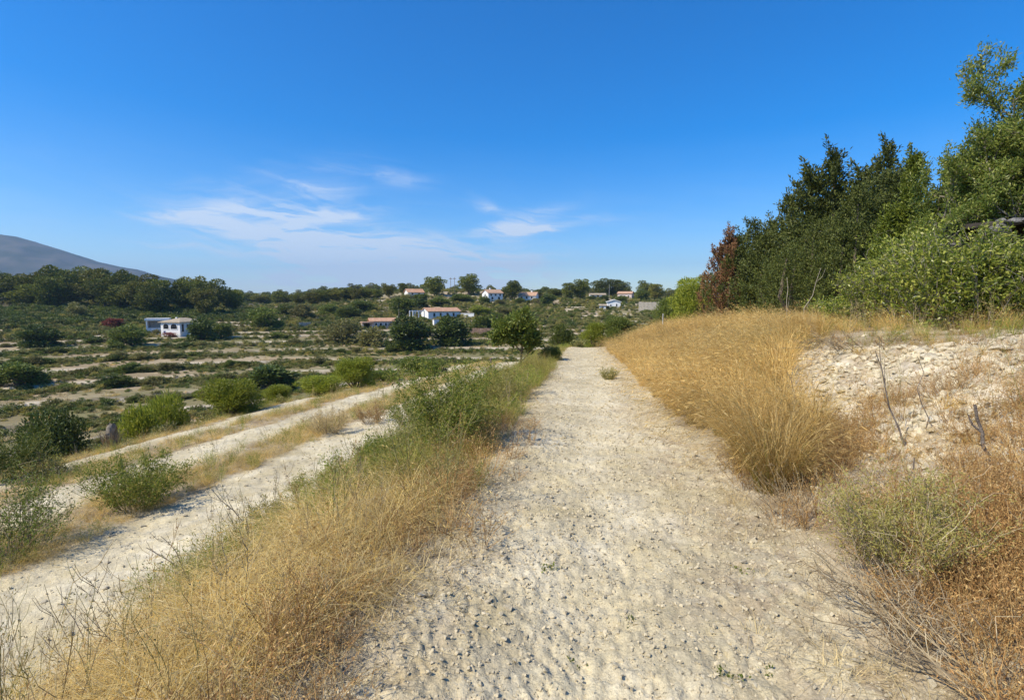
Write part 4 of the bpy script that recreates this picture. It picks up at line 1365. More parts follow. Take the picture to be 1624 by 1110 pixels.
# ----------------------------------------------------------------------------
# near shrubs
# ----------------------------------------------------------------------------
def stem_shrub(name, label, cat, px, row, D, h, ns, spread, wob, rad, nl, L, W, lmat, smat, r0=.08, lean=(0, 0), t0=.25, seed=0, jit=.03, sc=(1, 1, 1), fine=0, group=None, lrand=.7, tip=.1, share=.7):
    if D is None:
        x, y, D = hit(px, row)
    else:
        x, y = at(px, D)
    r_ = np.random.default_rng(seed)
    S = stems(r_, ns, h, r0, spread, wob, rad, 6, lean)
    t = thing(name, label, cat, (x, y, gz(x, y)), 0, sc, group)
    St = stem_tubes(S, rad)
    if fine:                                    # side twigs
        P, Dd = along(r_, S, fine, .12 if tip > .3 else .3, .0)
        tw = []
        S2 = []
        for p, d in zip(P, Dd):
            d2 = unit(d + r_.normal(0, .7, 3))
            ln = h * r_.uniform(.12, .3)
            q = np.array([p, p + d2 * ln * .35, p + unit(d2 + r_.normal(0, .3, 3) + (0, 0, .15)) * ln * .7, p + unit(d2 + r_.normal(0, .4, 3) + (0, 0, .3)) * ln])
            S2.append(q)
            tw.append(tube(q, np.linspace(rad * .5, rad * .2, 4), 3))
        St = join([St] + tw)
        k = int(nl * share)
        P2, D2 = along(r_, S2, k, tip, jit)
        P1, D1 = along(r_, S, nl - k, t0, jit)
        P, Dd = np.vstack([P1, P2]), np.vstack([D1, D2])
    else:
        P, Dd = along(r_, S, nl, t0, jit)
    f = leaves(r_, P, Dd + r_.normal(0, lrand, P.shape), L, W)
    obj('stem', mesh_np('stem', *St, [M[smat]]), t)
    obj('foliage', mesh_np('foliage', *f, [M[lmat]]), t)
    return t

# green broom bushes on the bank left of the path
stem_shrub('broom_bush', 'large green feathery bush on the bank casting shade on the track', 'bush', 712, 716, None, 1.25, 60, .62, .17, .004, 12000, .045, .014, 'broom', 'broom_stem', .25, (.06, .0), .2, 501, .025, fine=380)
stem_shrub('broom_bush', 'green feathery bush behind the large one towards the lower track', 'bush', 655, 690, None, 1.0, 45, .75, .13, .004, 8000, .045, .014, 'broom', 'broom_stem', .22, (0, 0), .2, 502, .025, fine=280)
stem_shrub('broom_bush', 'yellowish feathery bush further along the bank beside the track', 'bush', 765, 655, None, .95, 45, .7, .13, .004, 6000, .042, .012, 'olive_grass', 'broom_stem', .25, (0, 0), .15, 503, .03, fine=260)
stem_shrub('broom_bush', 'small green bush on the bank above the golden grass', 'bush', 600, 735, None, .55, 40, .9, .14, .003, 4200, .036, .010, 'broom', 'broom_stem', .2, (0, 0), .15, 504, .02, fine=200)
stem_shrub('broom_bush', 'grey green grassy bush at the top edge of the golden bank', 'bush', 500, 790, None, .42, 50, 1.0, .14, .003, 4200, .040, .008, 'sage', 'broom_stem', .25, (0, 0), .1, 505, .02, fine=200)
stem_shrub('broom_bush', 'grey green bush lowest on the bank near the lower track', 'bush', 430, 830, None, .36, 40, 1.0, .14, .003, 3200, .038, .008, 'sage', 'broom_stem', .22, (0, 0), .1, 506, .02, fine=150)
stem_shrub('broom_bush', 'olive bush far along the left edge of the track', 'bush', 800, 620, None, .85, 40, .75, .13, .004, 4200, .05, .014, 'olive_grass', 'broom_stem', .3, (0, 0), .1, 507, .03, fine=180)
for i, (px, row, hh, mt, lb) in enumerate([(560, 762, .5, 'broom', 'wispy green bush between the grassy bush and the small one on the bank'), (815, 632, .8, 'broom', 'wispy green bush on the bank beyond the yellowish one'),
        (790, 645, .75, 'sage', 'grey green wispy bush behind the yellowish one on the bank'), (845, 598, .8, 'olive_grass', 'olive wispy bush on the bank short of the far dark bush'), (735, 690, .8, 'olive_grass', 'olive wispy bush at the track edge right of the large feathery bush'), (620, 745, .55, 'broom', 'low wispy bush left of the tall stalks on the bank')]):
    stem_shrub('wispy_bush', lb, 'bush', px, row, None, hh, 40, .8, .15, .0035, 3600, .042, .011, mt, 'broom_stem', .25, (0, 0), .12, 570 + i, .03, fine=200)
plant('mid_near', 872, 574, 42, 30, 'green_bush', 'small dark green bush at the left edge of the track far end', 'bush', seed=1)
stem_shrub('sage_tuft', 'small grey green tuft at the right edge of the track', 'plant', 966, 602, None, .42, 60, .8, .1, .003, 2200, .05, .010, 'sage', 'broom_stem', .12, (0, 0), .05, 508, .02)
# tall thin fennel-like stalks in front of the large bush
for i, (px, row, hh, ln) in enumerate([(652, 790, 1.15, (-.16, .1)), (700, 800, 1.05, (.05, .0)), (712, 806, .85, (.0, .05)), (640, 770, 1.2, (-.22, .12))]):
    stem_shrub('dry_stalk', ['tall grey stalk leaning left before the feathery bush', 'upright grey green stalk nearest the track in front of the feathery bush', 'shorter branching stalk beside the upright one at the track edge', 'slender stalk leaning furthest left over the lower track'][i], 'plant', px, row, None, hh, 3, .18, .05, .0048, 120, .03, .005, 'sage', 'broom_stem', .03, ln, .3, 520 + i, .01, fine=26)
# shrubs on the strips on the left
stem_shrub('yellow_green_shrub', 'yellow green spiky shrub on the golden strip between the tracks', 'bush', 215, 806, None, .92, 70, 1.0, .10, .006, 6500, .055, .016, 'broom', 'broom_stem', .3, (0, 0), .2, 531, .03, fine=260)
stem_shrub('grey_shrub', 'grey twiggy shrub with green base at the left photo edge', 'bush', 12, 885, None, .95, 80, .9, .12, .005, 4800, .05, .014, 'mid_leaf', 'twig', .35, (0, 0), .1, 532, .04, fine=320)
stem_shrub('green_shrub', 'leafy green shrub at the left photo edge above the grey one', 'bush', 5, 765, None, 1.2, 60, .9, .12, .006, 5200, .075, .022, 'mid_leaf', 'broom_stem', .4, (0, 0), .1, 533, .04, fine=240)
stem_shrub('sage_tuft', 'small grey green shrub on the lower bare track', 'plant', 72, 762, None, .55, 60, .9, .12, .005, 2600, .06, .014, 'sage', 'twig', .25, (0, 0), .1, 534, .03, fine=120)
stem_shrub('dry_shrub', 'brown dry shrub on the strip further along from the spiky one', 'bush', 520, 688, None, .7, 60, .9, .12, .005, 2600, .06, .012, 'straw', 'twig', .3, (0, 0), .1, 535, .04, fine=200)
stem_shrub('dry_shrub', 'small rusty shrub ending the golden strip by the feathery bush', 'bush', 590, 672, None, .6, 50, .9, .12, .005, 2200, .06, .012, 'rust', 'twig', .3, (0, 0), .1, 536, .04, fine=150)
# grey-green shrub on the right, its dead skirt of branches
stem_shrub('sage_shrub', 'grey green feathery shrub on the bank at the lower right', 'bush', 1440, 905, None, .62, 75, .95, .13, .004, 11000, .024, .006, 'sage', 'twig', .2, (-.10, .05), .2, 541, .02, fine=420, lrand=.5)
stem_shrub('dead_brush', 'grey dead branches sprawling from under the feathery shrub towards the track', 'brush', 1440, 985, None, .62, 30, .8, .16, .0042, 150, .02, .004, 'twig', 'twig', .2, (-1.5, .3), .2, 542, .01, fine=120)
stem_shrub('dead_brush', 'grey dead branches lying along the corner of the track', 'brush', 1560, 1085, None, .60, 30, .7, .15, .0040, 120, .02, .004, 'twig', 'twig', .25, (-2.2, .9), .2, 543, .01, fine=130)
stem_shrub('dead_brush', 'tangle of grey dead twigs under the big golden tussock', 'brush', 1265, 815, None, .45, 46, 1.2, .14, .003, 100, .02, .004, 'twig', 'twig', .25, (-.2, -.1), .2, 544, .01, fine=140)
stem_shrub('dead_brush', 'dark bramble tangle at the top of the rubbly slope', 'brush', 1380, 548, 8.6, .42, 70, 1.6, .2, .005, 500, .03, .012, 'rust', 'twig', .5, (0, 0), .2, 545, .02, fine=260, sc=(1.8, 1, 1))

# the big golden tussock
def tussock(label, px, row, n, h, seed, r0=.14):
    x, y, D = hit(px, row)
    r_ = np.random.default_rng(seed)
    t = thing('grass_tussock', label, 'grass', (x, y, gz(x, y)))
    V, F = tuft(r_, n, h, r0, .24, .42, .0055, 6, lean=(-.12, -.02), head=.45, hl=.08, hw=.005)
    obj('golden_blades', mesh_np('golden_blades', V, F, [M['gold2']]), t)
    V, F = tuft(r_, n // 3, h * .62, r0 * 1.05, .28, .3, .006, 5)
    obj('green_blades', mesh_np('green_blades', V, F, [M['olive_grass']]), t)
tussock('big golden tussock at the right edge of the track', 1225, 778, 620, 1.02, 551)
tussock('golden tussock behind the biggest one on the bank', 1150, 690, 360, .9, 552)
tussock('golden tussock leaning out beside the dead twigs', 1110, 668, 300, .8, 553)
tussock('golden tussock beside the start of the rubbly slope', 1290, 690, 260, .75, 554)

def stick(name, label, p0, p1, r0, r1, mat, kinks=5, seed=0, twigs=0):
    r_ = np.random.default_rng(seed)
    t = np.linspace(0, 1, kinks + 1)[:, None]
    P = np.array(p0) * (1 - t) + np.array(p1) * t
    L = np.linalg.norm(np.array(p1) - np.array(p0))
    P[1:-1] += r_.normal(0, .018 * L, (kinks - 1, 3))
    P = P - np.array(p0)
    th_ = thing(name, label, 'stick', tuple(p0))
    obj('shaft', mesh_np('shaft', *tube(P, np.linspace(r0, r1, len(P)), 6), [M[mat]], smooth=True), th_)
    for i in range(twigs):
        k = r_.integers(1, kinks)
        d = unit(P[-1] / L + r_.normal(0, .7, 3))
        q = np.array([P[k], P[k] + d * L * .15, P[k] + d * L * .22 + (0, 0, L * .08)])
        obj('side_twig', mesh_np('side_twig', *tube(q, [r1, r1 * .8, r1 * .4], 4), [M[mat]]), th_)

def stick_px(label, pxa, rowa, pxb, rowb, r0, r1, mat='dead_wood', seed=0, twigs=2, D=None, dback=0.0, name='dead_stick'):
    x, y, D_ = hit(pxa, rowa)
    D = D or D_
    x, y = at(pxa, D)
    z0 = gz(x, y) - .03
    Db = D + dback
    u, f, z = ray(pxb, rowb)
    xb, yb = c2w(u * Db, Db)
    stick(name, label, (x, y, z0), (xb, yb, EYE + z * Db), r0, r1, mat, seed=seed, twigs=twigs)
stick_px('dark dead stem leaning left out of the rubbly slope', 1452, 708, 1388, 556, .009, .003, seed=1, twigs=3)
stick_px('thick dark dead stick standing at the right photo edge', 1606, 745, 1546, 642, .014, .009, seed=2, twigs=1)
stick_px('thin bare stem standing right of the leaning dead stem', 1482, 690, 1455, 565, .005, .002, seed=3)
stick_px('thin dark stem crossing the tussock edge', 1288, 655, 1248, 590, .006, .003, seed=4)
stick_px('small crooked dead stem behind the feathery shrub', 1455, 790, 1450, 725, .008, .004, seed=5)
stick_px('bare branching stalk standing over the lower track edge', 395, 868, 335, 775, .007, .003, seed=6, twigs=4)
stick_px('pair of bare stalks rising from the golden bank edge', 300, 935, 232, 868, .006, .003, seed=7, twigs=4)
stick_px('short upright bare stalk beside the branching one on the bank', 292, 930, 255, 850, .005, .0025, seed=8, twigs=2)
stick_px('bare thin stem in the nearest golden grass at the left', 100, 1075, 96, 930, .004, .002, 'straw_wood', seed=9, twigs=2)
stick_px('rusty seed stalk in the golden grass of the bank', 345, 930, 352, 860, .004, .003, 'dead_wood', seed=10, twigs=5)
stick_px('long thin twig lying across the middle of the main track', 760, 905, 925, 965, .004, .002, seed=11, twigs=1, dback=-.28)
stick_px('straight dry stem before the conifers on the bank', 1250, 500, 1248, 440, .010, .005, 'straw_wood', seed=12, D=14)
stick_px('slanting dry stem before the conifers on the bank', 1262, 500, 1302, 425, .010, .004, 'straw_wood', seed=13, D=14)

# little green weeds in the gravel
for i, (px, row) in enumerate([(1222, 1070), (1160, 1082), (918, 1048), (870, 905), (1000, 985), (1180, 905)]):
    lb = ['small green weed on the track below the feathery shrub', 'small green weed left of the other at the lower track corner', 'dark green weed by the hoof mark in the middle of the track', 'tiny weed in the left of the track', 'tiny weed between the marks in the middle of the track', 'thin olive weed patch at the right side of the track'][i]
    stem_shrub('gravel_weed', lb, 'weed', px, row, None, .055 + .02 * (i % 2), 9, 1.3, .2, .0018, 60, .018, .010, 'mid_leaf', 'broom_stem', .03, (0, 0), .2, 560 + i, .006)

# grey stump on the lower strip
def stump():
    D = 14.2
    x, y = at(160, D)
    t = thing('tree_stump', 'upright weathered grey stump on the far strip beside bright bushes', 'stump', (x, y, gz(x, y)))
    h_ = 44 / FPX * D
    r0 = .5 * 19 / FPX * D
    r_ = np.random.default_rng(77)
    P = np.array([(0, 0, -.1), (.0, 0, h_ * .25), (r0 * .15, 0, h_ * .6), (r0 * .35, 0, h_ * .88), (r0 * .5, 0, h_ * 1.0)])
    V, F = tube(P, [r0 * 1.0, r0 * .7, r0 * .8, r0 * .62, r0 * .15], 14)
    V += r_.normal(0, r0 * .16, V.shape)
    obj('trunk', mesh_np('trunk', V, F, [M['grey_bark']], smooth=True), t)
    S = stems(r_, 150, h_ * .85, r0 * 1.15, .12, .16, .01, 5)
    obj('dead_ivy', mesh_np('dead_ivy', *stem_tubes(S, .010), [M['twig']]), t)
stump()
# bare grey branches leaning over the dark bush at the left edge
for i, (pa, ra, pb, rb) in enumerate([(-10, 702, 88, 668), (-5, 690, 60, 660), (10, 705, 55, 672)]):
    stick_px(['long bare grey branch fallen before the broad dark bush', 'short bare grey branch at the left photo edge by the dark bush', 'bare grey branch leaning under the broad dark bush'][i], pa, ra, pb, rb, .05, .015, 'grey_bark', seed=30 + i, twigs=4, name='bare_branch')

# ----------------------------------------------------------------------------
# trees on the right
# ----------------------------------------------------------------------------
def conifer(name, label, px, D, toprow, wpx, seed, mat, n=15000, spires=5, tw=.30):
    x, y = at(px, D)
    z0 = gz(x, y) - .1
    u, f, z = ray(px, toprow)
    h_ = EYE + z * D - z0
    w = wpx / FPX * D * 1.14
    f, wd = conifer_mesh(seed, n, spires, .034 if D > 22 else .028, .013 if D > 22 else .011, tw)
    s = w / (2 * tw * 1.02)
    # keep sprays the same size in every direction: scale in the mesh
    V = f[0].copy()
    ctr = V.reshape(-1, 4, 3).mean(1, keepdims=True)
    loc_ = V.reshape(-1, 4, 3) - ctr
    V = (ctr * np.array([s, s, h_]) + loc_ * h_ * .75).reshape(-1, 3)
    t = thing(name, label, 'tree', (x, y, z0), 0)
    obj('crown', mesh_np('crown', V, f[1], [M[mat]]), t)
    obj('trunk', mesh_np('trunk', wd[0] * np.array([s, s, h_]), wd[1], [M['bark']]), t)
G = 'conifers'
conifer('withered_conifer', 'reddish brown withered conifer at the left end of the tree row', 1153, 33, 366, 60, 601, 'conifer_dead', 10000, 4, .26)
conifer('dark_conifer', 'low dark conifer just right of the withered one', 1190, 32, 356, 110, 602, 'conifer', 16000, 7, .34)
conifer('dark_conifer', 'dark conifer with a twin pointed top, second in the dark row', 1245, 29, 318, 130, 603, 'conifer', 18000, 6, .32)
conifer('dark_conifer', 'tall dark conifer with an isolated tuft at its tip', 1312, 25, 248, 150, 604, 'conifer', 24000, 6, .30)
conifer('dark_conifer', 'low dark conifer in front of the tall one, reaching the golden grass', 1285, 22, 350, 150, 605, 'conifer', 17000, 7, .34)
conifer('dark_conifer', 'tallest dark conifer, left of the bright green one', 1395, 22, 234, 140, 606, 'conifer', 25000, 6, .30)
conifer('dark_conifer', 'dark conifer filling the gap below the two tallest ones', 1352, 20, 300, 150, 607, 'conifer', 20000, 7, .33)
conifer('bright_conifer', 'bright green smooth conifer beside the airy tree', 1436, 15.5, 252, 96, 608, 'conifer_bright', 24000, 3, .27)
conifer('dark_conifer', 'dark conifer half hidden behind the airy tree', 1495, 19, 275, 130, 609, 'conifer', 18000, 6)
conifer('dark_conifer', 'dark conifer deep behind the airy tree at the photo edge', 1585, 17, 235, 170, 610, 'conifer', 18000, 6)

def airy_tree(label, px, D, toprow, seed, n, mat, wmul=1.0, name='airy_tree'):
    x, y = at(px, D)
    z0 = gz(x, y) - .05
    u, f, z = ray(px, toprow)
    h_ = EYE + z * D - z0
    r0, tubes, twigs = branching(seed, 1.0, 4, 7, 0, .55, 0.0, .28, .42)
    P, Dd = along(r0, twigs, n, .05, .010)
    zm = np.percentile(P[:, 2], 99.8)
    s = h_ / zm
    f = leaves(r0, P * np.array([s * wmul, s * wmul, s]), Dd + r0.normal(0, .75, P.shape) + (0, 0, .1), .085, .032)
    tv = join(tubes)
    t = thing(name, label, 'tree', (x, y, z0), 0)
    obj('crown', mesh_np('crown', *f, [M[mat]]), t)
    obj('trunk', mesh_np('trunk', tv[0] * np.array([s * wmul, s * wmul, s]), tv[1], [M['grey_bark']]), t)
airy_tree('tall airy tree with sparse light leaves at the right photo edge', 1642, 11.0, 62, 621, 40000, 'carob', .88)
airy_tree('airy leafy tree cut by the right photo edge', 1690, 10.8, 150, 622, 30000, 'carob', .9)
airy_tree('lower airy tree with sparse shoots left of the tallest one', 1545, 12.5, 205, 623, 24000, 'carob', .62)

airy_tree('airy tree with light leaves standing before the dark conifers by the ruin', 1568, 11.9, 150, 624, 30000, 'carob', .75)

def lentisk(label, px, D, toprow, w, seed, n=9000):
    x, y = at(px, D)
    z0 = gz(x, y) - .05
    u, f, z = ray(px, toprow)
    h_ = EYE + z * D - z0
    stem_shrub('glossy_shrub', label, 'bush', px, 0, D, h_ * 1.02, 60, w, .10, .010, n, .085, .036, 'lentisk', 'grey_bark', .45, (0, 0), .05, seed, .05, fine=520, tip=.4, share=.72, lrand=.9)
lentisk('bright glossy shrub below the bright green conifer', 1448, 12.2, 384, .40, 631, 12000)
lentisk('bright glossy shrub left of the stone ruin', 1490, 10.6, 380, .40, 632, 12000)
lentisk('glossy shrub in front of the stone ruin', 1545, 9.4, 402, .50, 633, 12000)
lentisk('glossy shrub at the photo edge below the dark ruin opening', 1650, 9.2, 412, .5, 634, 10000)
lentisk('low glossy shrub at the foot of the dark conifers', 1400, 13.5, 432, .6, 635, 8000)
lentisk('low yellow green shrub at the end of the golden grass', 1330, 15, 474, .8, 636, 6000)

# ----------------------------------------------------------------------------
# buildings
# ----------------------------------------------------------------------------
def box_mesh(name, x0, x1, y0, y1, z0, z1, mat):
    V = [(x0, y0, z0), (x1, y0, z0), (x1, y1, z0), (x0, y1, z0), (x0, y0, z1), (x1, y0, z1), (x1, y1, z1), (x0, y1, z1)]
    F = [(0, 3, 2, 1), (4, 5, 6, 7), (0, 1, 5, 4), (1, 2, 6, 5), (2, 3, 7, 6), (3, 0, 4, 7)]
    return mesh_np(name, V, F, [M[mat]])

def roof_mesh(w, d, h, rise, over, axis, mat, th=.16):
    """gable roof slab over a w x d block; ridge along axis 'x' or 'y'"""
    a, b = w / 2 + over, d / 2 + over
    if axis == 'y':
        a, b = b, a
    e = h - rise * over / (b - over)
    top = [(-a, -b, e), (a, -b, e), (a, 0, h + rise), (-a, 0, h + rise), (-a, b, e), (a, b, e)]
    V = [(x, y, z + th) for x, y, z in top] + [(x, y, z) for x, y, z in top]
    if axis == 'y':
        V = [(-y, x, z) for x, y, z in V]
    F = [(0, 1, 2, 3), (3, 2, 5, 4), (7, 6, 9, 8), (8, 9, 10, 11), (0, 6, 7, 1), (4, 5, 11, 10), (0, 3, 9, 6), (3, 4, 10, 9), (1, 7, 8, 2), (2, 8, 11, 5)]
    return mesh_np('roof', V, F, [M[mat]])

def gable_wall(w, d, h, rise, axis, mat):
    a, b = w / 2, d / 2
    if axis == 'y':
        a, b = b, a
    V = [(-a, -b, -1.5), (a, -b, -1.5), (a, b, -1.5), (-a, b, -1.5), (-a, -b, h), (a, -b, h), (a, b, h), (-a, b, h), (-a, 0, h + rise), (a, 0, h + rise)]
    if axis == 'y':
        V = [(-y, x, z) for x, y, z in V]
    F = [(0, 1, 5, 4), (2, 3, 7, 6), (4, 5, 9, 8), (6, 7, 8, 9), (3, 0, 4, 7), (1, 2, 6, 5)]
    me = bpy.data.meshes.new('wall')
    F2 = F + [(4, 8, 7), (5, 6, 9)]
    me.from_pydata(V, [], F2)
    me.materials.append(M[mat])
    return me

def hip_roof(w, d, h, rise, over, mat, th=.16):
    a, b = w / 2 + over, d / 2 + over
    r_ = abs(a - b)
    rx, ry = (r_, 0) if a > b else (0, r_)
    top = [(-a, -b, h), (a, -b, h), (a, b, h), (-a, b, h)]
    rd = [(-rx, -ry, h + rise), (rx, ry, h + rise)]
    V = [(x, y, z + th) for x, y, z in top + rd] + [(x, y, z) for x, y, z in top]
    if a > b:
        F = [(0, 1, 5, 4), (1, 2, 5), (2, 3, 4, 5), (3, 0, 4)]
    else:
        F = [(0, 1, 4), (1, 2, 5, 4), (2, 3, 5), (3, 0, 4, 5)]
    F += [(6, 9, 8, 7), (0, 6, 7, 1), (1, 7, 8, 2), (2, 8, 9, 3), (3, 9, 6, 0)]
    me = bpy.data.meshes.new('roof')
    me.from_pydata(V, [], F)
    me.materials.append(M[mat])
    return me

def opening(root, face, w, d, u, z0, ww, hh, arch=False, name='window', frame='white_wall', pane='pane'):
    """window or door on face 'f' (front -y), 'r' (+x), 'l' (-x): frame ring standing proud with a dark pane inside"""
    pts = [(-ww / 2, 0), (ww / 2, 0)]
    if arch:
        k = 8
        for i in range(k + 1):
            a = math.pi * i / k
            pts.append((ww / 2 * math.cos(a), hh - ww * .35 + ww * .35 * math.sin(a)))
    else:
        pts += [(ww / 2, hh), (-ww / 2, hh)]
    pts = np.array(pts)
    c_ = pts.mean(0)
    t_ = .12
    big = c_ + (pts - c_) * (1 + t_ * 2 / np.array([ww, hh]))
    def place(q, out):
        if face == 'f': return [(u + a, -d / 2 - out, z0 + b) for a, b in q]
        if face == 'r': return [(w / 2 + out, u + a, z0 + b) for a, b in q]
        return [(-w / 2 - out, u - a, z0 + b) for a, b in q]
    n = len(pts)
    V = place(big, .0) + place(big, .07) + place(pts, .07) + place(pts, .015)
    F = []
    for i in range(n):
        j = (i + 1) % n
        for s in range(3):
            F.append((s * n + i, s * n + j, (s + 1) * n + j, (s + 1) * n + i))
    fr_ = obj(name, mesh_np(name, V, F, [M[frame]]), root)
    me = bpy.data.meshes.new('pane')
    me.from_pydata(place(pts, .015), [], [tuple(range(n))])
    me.materials.append(M[pane])
    obj('pane', me, fr_)

def house(name, label, px, row, w, d, h, rise, axis, rz, wall='white_wall', roof='tile_roof', wins=(), chimney=None, D=None, zoff=0, over=.35):
    if D is None:
        x, y, D = hit(px, row)
    else:
        x, y = at(px, D)
    az = math.atan2(x, y)
    t = thing(name, label, 'house', (x, y, gz(x, y) + zoff), -az + R(rz))
    if axis == 'hip':
        obj('wall', box_mesh('wall', -w / 2, w / 2, -d / 2, d / 2, -1.5, h - .002, wall), t)
        rf = obj('roof', hip_roof(w, d, h, rise, over, roof), t)
    else:
        obj('wall', gable_wall(w, d, h, rise, axis, wall), t)
        rf = obj('roof', roof_mesh(w, d, h, rise, over, axis, roof), t)
    if chimney:
        obj('chimney', box_mesh('chimney', chimney[0] - .3, chimney[0] + .3, chimney[1] - .3, chimney[1] + .3, h, h + rise + .8, wall), rf)
    for wd_ in wins:
        opening(t, wd_[0], w, d, *wd_[1:])
    return t, D

# white cottage with arched windows
hx, hy, hD = hit(285, 533)
k = hD / FPX
t, _ = house('white_cottage', 'white cottage with two arched windows and a tan tiled roof', 291, 533, 36 * k, 46 * k, 22 * k, 6 * k, 'hip', -46, 'white_wall', 'tan_roof',
             [('f', -8 * k, 12 * k, 10 * k, 8 * k, True), ('f', 7 * k, 12 * k, 12 * k, 8 * k, True), ('r', -8 * k, 14 * k, 6 * k, 5 * k), ('r', -18 * k, 8 * k, 4 * k, 12 * k, False, 'door')], None, over=.4)
obj('chimney', box_mesh('chimney', -4 * k, -2 * k, -9 * k, -7 * k, 24 * k, 30 * k, 'white_wall'), t)
obj('blue_plate', box_mesh('blue_plate', -13 * k, -9.5 * k, -23 * k - .05, -23 * k + .02, 5 * k, 9 * k, 'blue'), t)
ax_, ay_ = at(249, hD + 3)
t = thing('annexe', 'low white open fronted annexe at the left of the white cottage', 'shed', (ax_, ay_, gz(ax_, ay_)), -math.atan2(ax_, ay_) + R(-8))
w2, h2, d2 = 30 * k, 20 * k, 22 * k
obj('wall', box_mesh('wall', -w2 / 2, -w2 / 2 + .3, -d2 / 2, d2 / 2, -1, h2, 'white_wall'), t)
obj('wall', box_mesh('wall', w2 / 2 - 5 * k, w2 / 2, -d2 / 2, d2 / 2, -1, h2, 'white_wall'), t)
obj('wall', box_mesh('wall', -w2 / 2 + .3, w2 / 2 - 5 * k, d2 / 2 - .3, d2 / 2, -1, h2, 'white_wall'), t)
obj('parapet', box_mesh('parapet', -w2 / 2 + .3, w2 / 2 - 5 * k, -d2 / 2 + .02, -d2 / 2 + .3, -1, h2 * .42, 'white_wall'), t)
obj('roof', box_mesh('roof', -w2 / 2 - .2, w2 / 2 + .2, -d2 / 2 - .25, d2 / 2 + .2, h2 + .003, h2 + 3.5 * k, 'white_wall'), t)

# long white house with terracotta roof
hx, hy, hD = hit(700, 506)
k = hD / FPX
t, _ = house('long_house', 'long white house with terracotta roof and four dark windows', 699, 507, 56 * k, 24 * k, 10 * k, 5 * k, 'x', 28, 'white_wall', 'tile_roof',
             [('f', -18 * k, 2 * k, 3.4 * k, 5.5 * k), ('f', -7 * k, 2 * k, 3.4 * k, 5.5 * k), ('f', 5 * k, 2 * k, 3.4 * k, 5.5 * k), ('f', 16 * k, 2 * k, 3.4 * k, 5.5 * k)], D=hD)
bx_, by_ = at(737, hD + 1)
t = thing('garden_wall', 'low white garden wall running right from the long white house', 'wall', (bx_, by_, gz(bx_, by_)), -math.atan2(bx_, by_) + R(-14))
obj('wall', box_mesh('wall', -15 * k, 15 * k, -.15, .15, -1, 6.5 * k, 'white_wall'), t)
obj('coping', box_mesh('coping', -15 * k - .1, 15 * k + .1, -.22, .22, 6.5 * k + .002, 6.5 * k + .2, 'stone_wall'), t)
bx_, by_ = at(661, hD - 3)
t = thing('pergola', 'white post and beam pergola at the left end of the long white house', 'pergola', (bx_, by_, gz(bx_, by_)), -math.atan2(bx_, by_) + R(20))
for sx in (-9 * k, 0, 9 * k):
    for sy in (-1.6, 1.6):
        obj('post', box_mesh('post', sx - .14, sx + .14, sy - .14, sy + .14, -1, 13 * k, 'white_wall'), t)
for sy in (-1.6, 1.6):
    obj('beam', box_mesh('beam', -9.6 * k, 9.6 * k, sy - .12, sy + .12, 13 * k + .002, 14.2 * k, 'white_wall'), t)
obj('low_wall', box_mesh('low_wall', -8.9 * k, 8.9 * k, -1.2, -.9, -1, 4 * k, 'white_wall'), t)
bx_, by_ = at(691, hD - 14)
t = thing('white_hut', 'tiny white hut below the windows of the long white house', 'hut', (bx_, by_, gz(bx_, by_)), -math.atan2(bx_, by_) + R(20))
obj('wall', box_mesh('wall', -4 * k, 4 * k, -3 * k, 3 * k, -1, 8 * k, 'white_wall'), t)
obj('roof', box_mesh('roof', -4.4 * k, 4.4 * k, -3.4 * k, 3.4 * k, 8 * k + .002, 8.8 * k, 'tan_roof'), t)

# ruined cottage with a red lean-to
hx, hy, hD = hit(600, 518)
k = hD / FPX
t, _ = house('ruined_cottage', 'low ruined stone cottage with faded red roof below the hill', 606, 518, 40 * k, 16 * k, 9 * k, 4 * k, 'x', 8, 'ivory_wall', 'tile_roof',
             [('f', -11 * k, 1 * k, 3 * k, 5 * k), ('f', -4 * k, 1 * k, 3.5 * k, 5 * k), ('f', 4 * k, 1 * k, 3 * k, 5 * k, False, 'door'), ('f', 12 * k, 2 * k, 3 * k, 4 * k)], D=hD)
bx_, by_ = at(581, hD - 2)
t = thing('red_shed', 'open red roofed shed at the left of the ruined cottage', 'shed', (bx_, by_, gz(bx_, by_)), -math.atan2(bx_, by_) + R(8))
obj('back_wall', box_mesh('back_wall', -8 * k, 8 * k, 1.5, 1.8, -1, 8 * k, 'red_wall'), t)
for sx in (-7.4 * k, 7.4 * k):
    obj('side_wall', box_mesh('side_wall', sx - .2, sx + .2, -1.6, 1.498, -1, 7 * k, 'ivory_wall'), t)
obj('roof', box_mesh('roof', -8.6 * k, 8.6 * k, -2.2, 2.1, 8 * k + .003, 9.8 * k, 'orange_roof'), t)

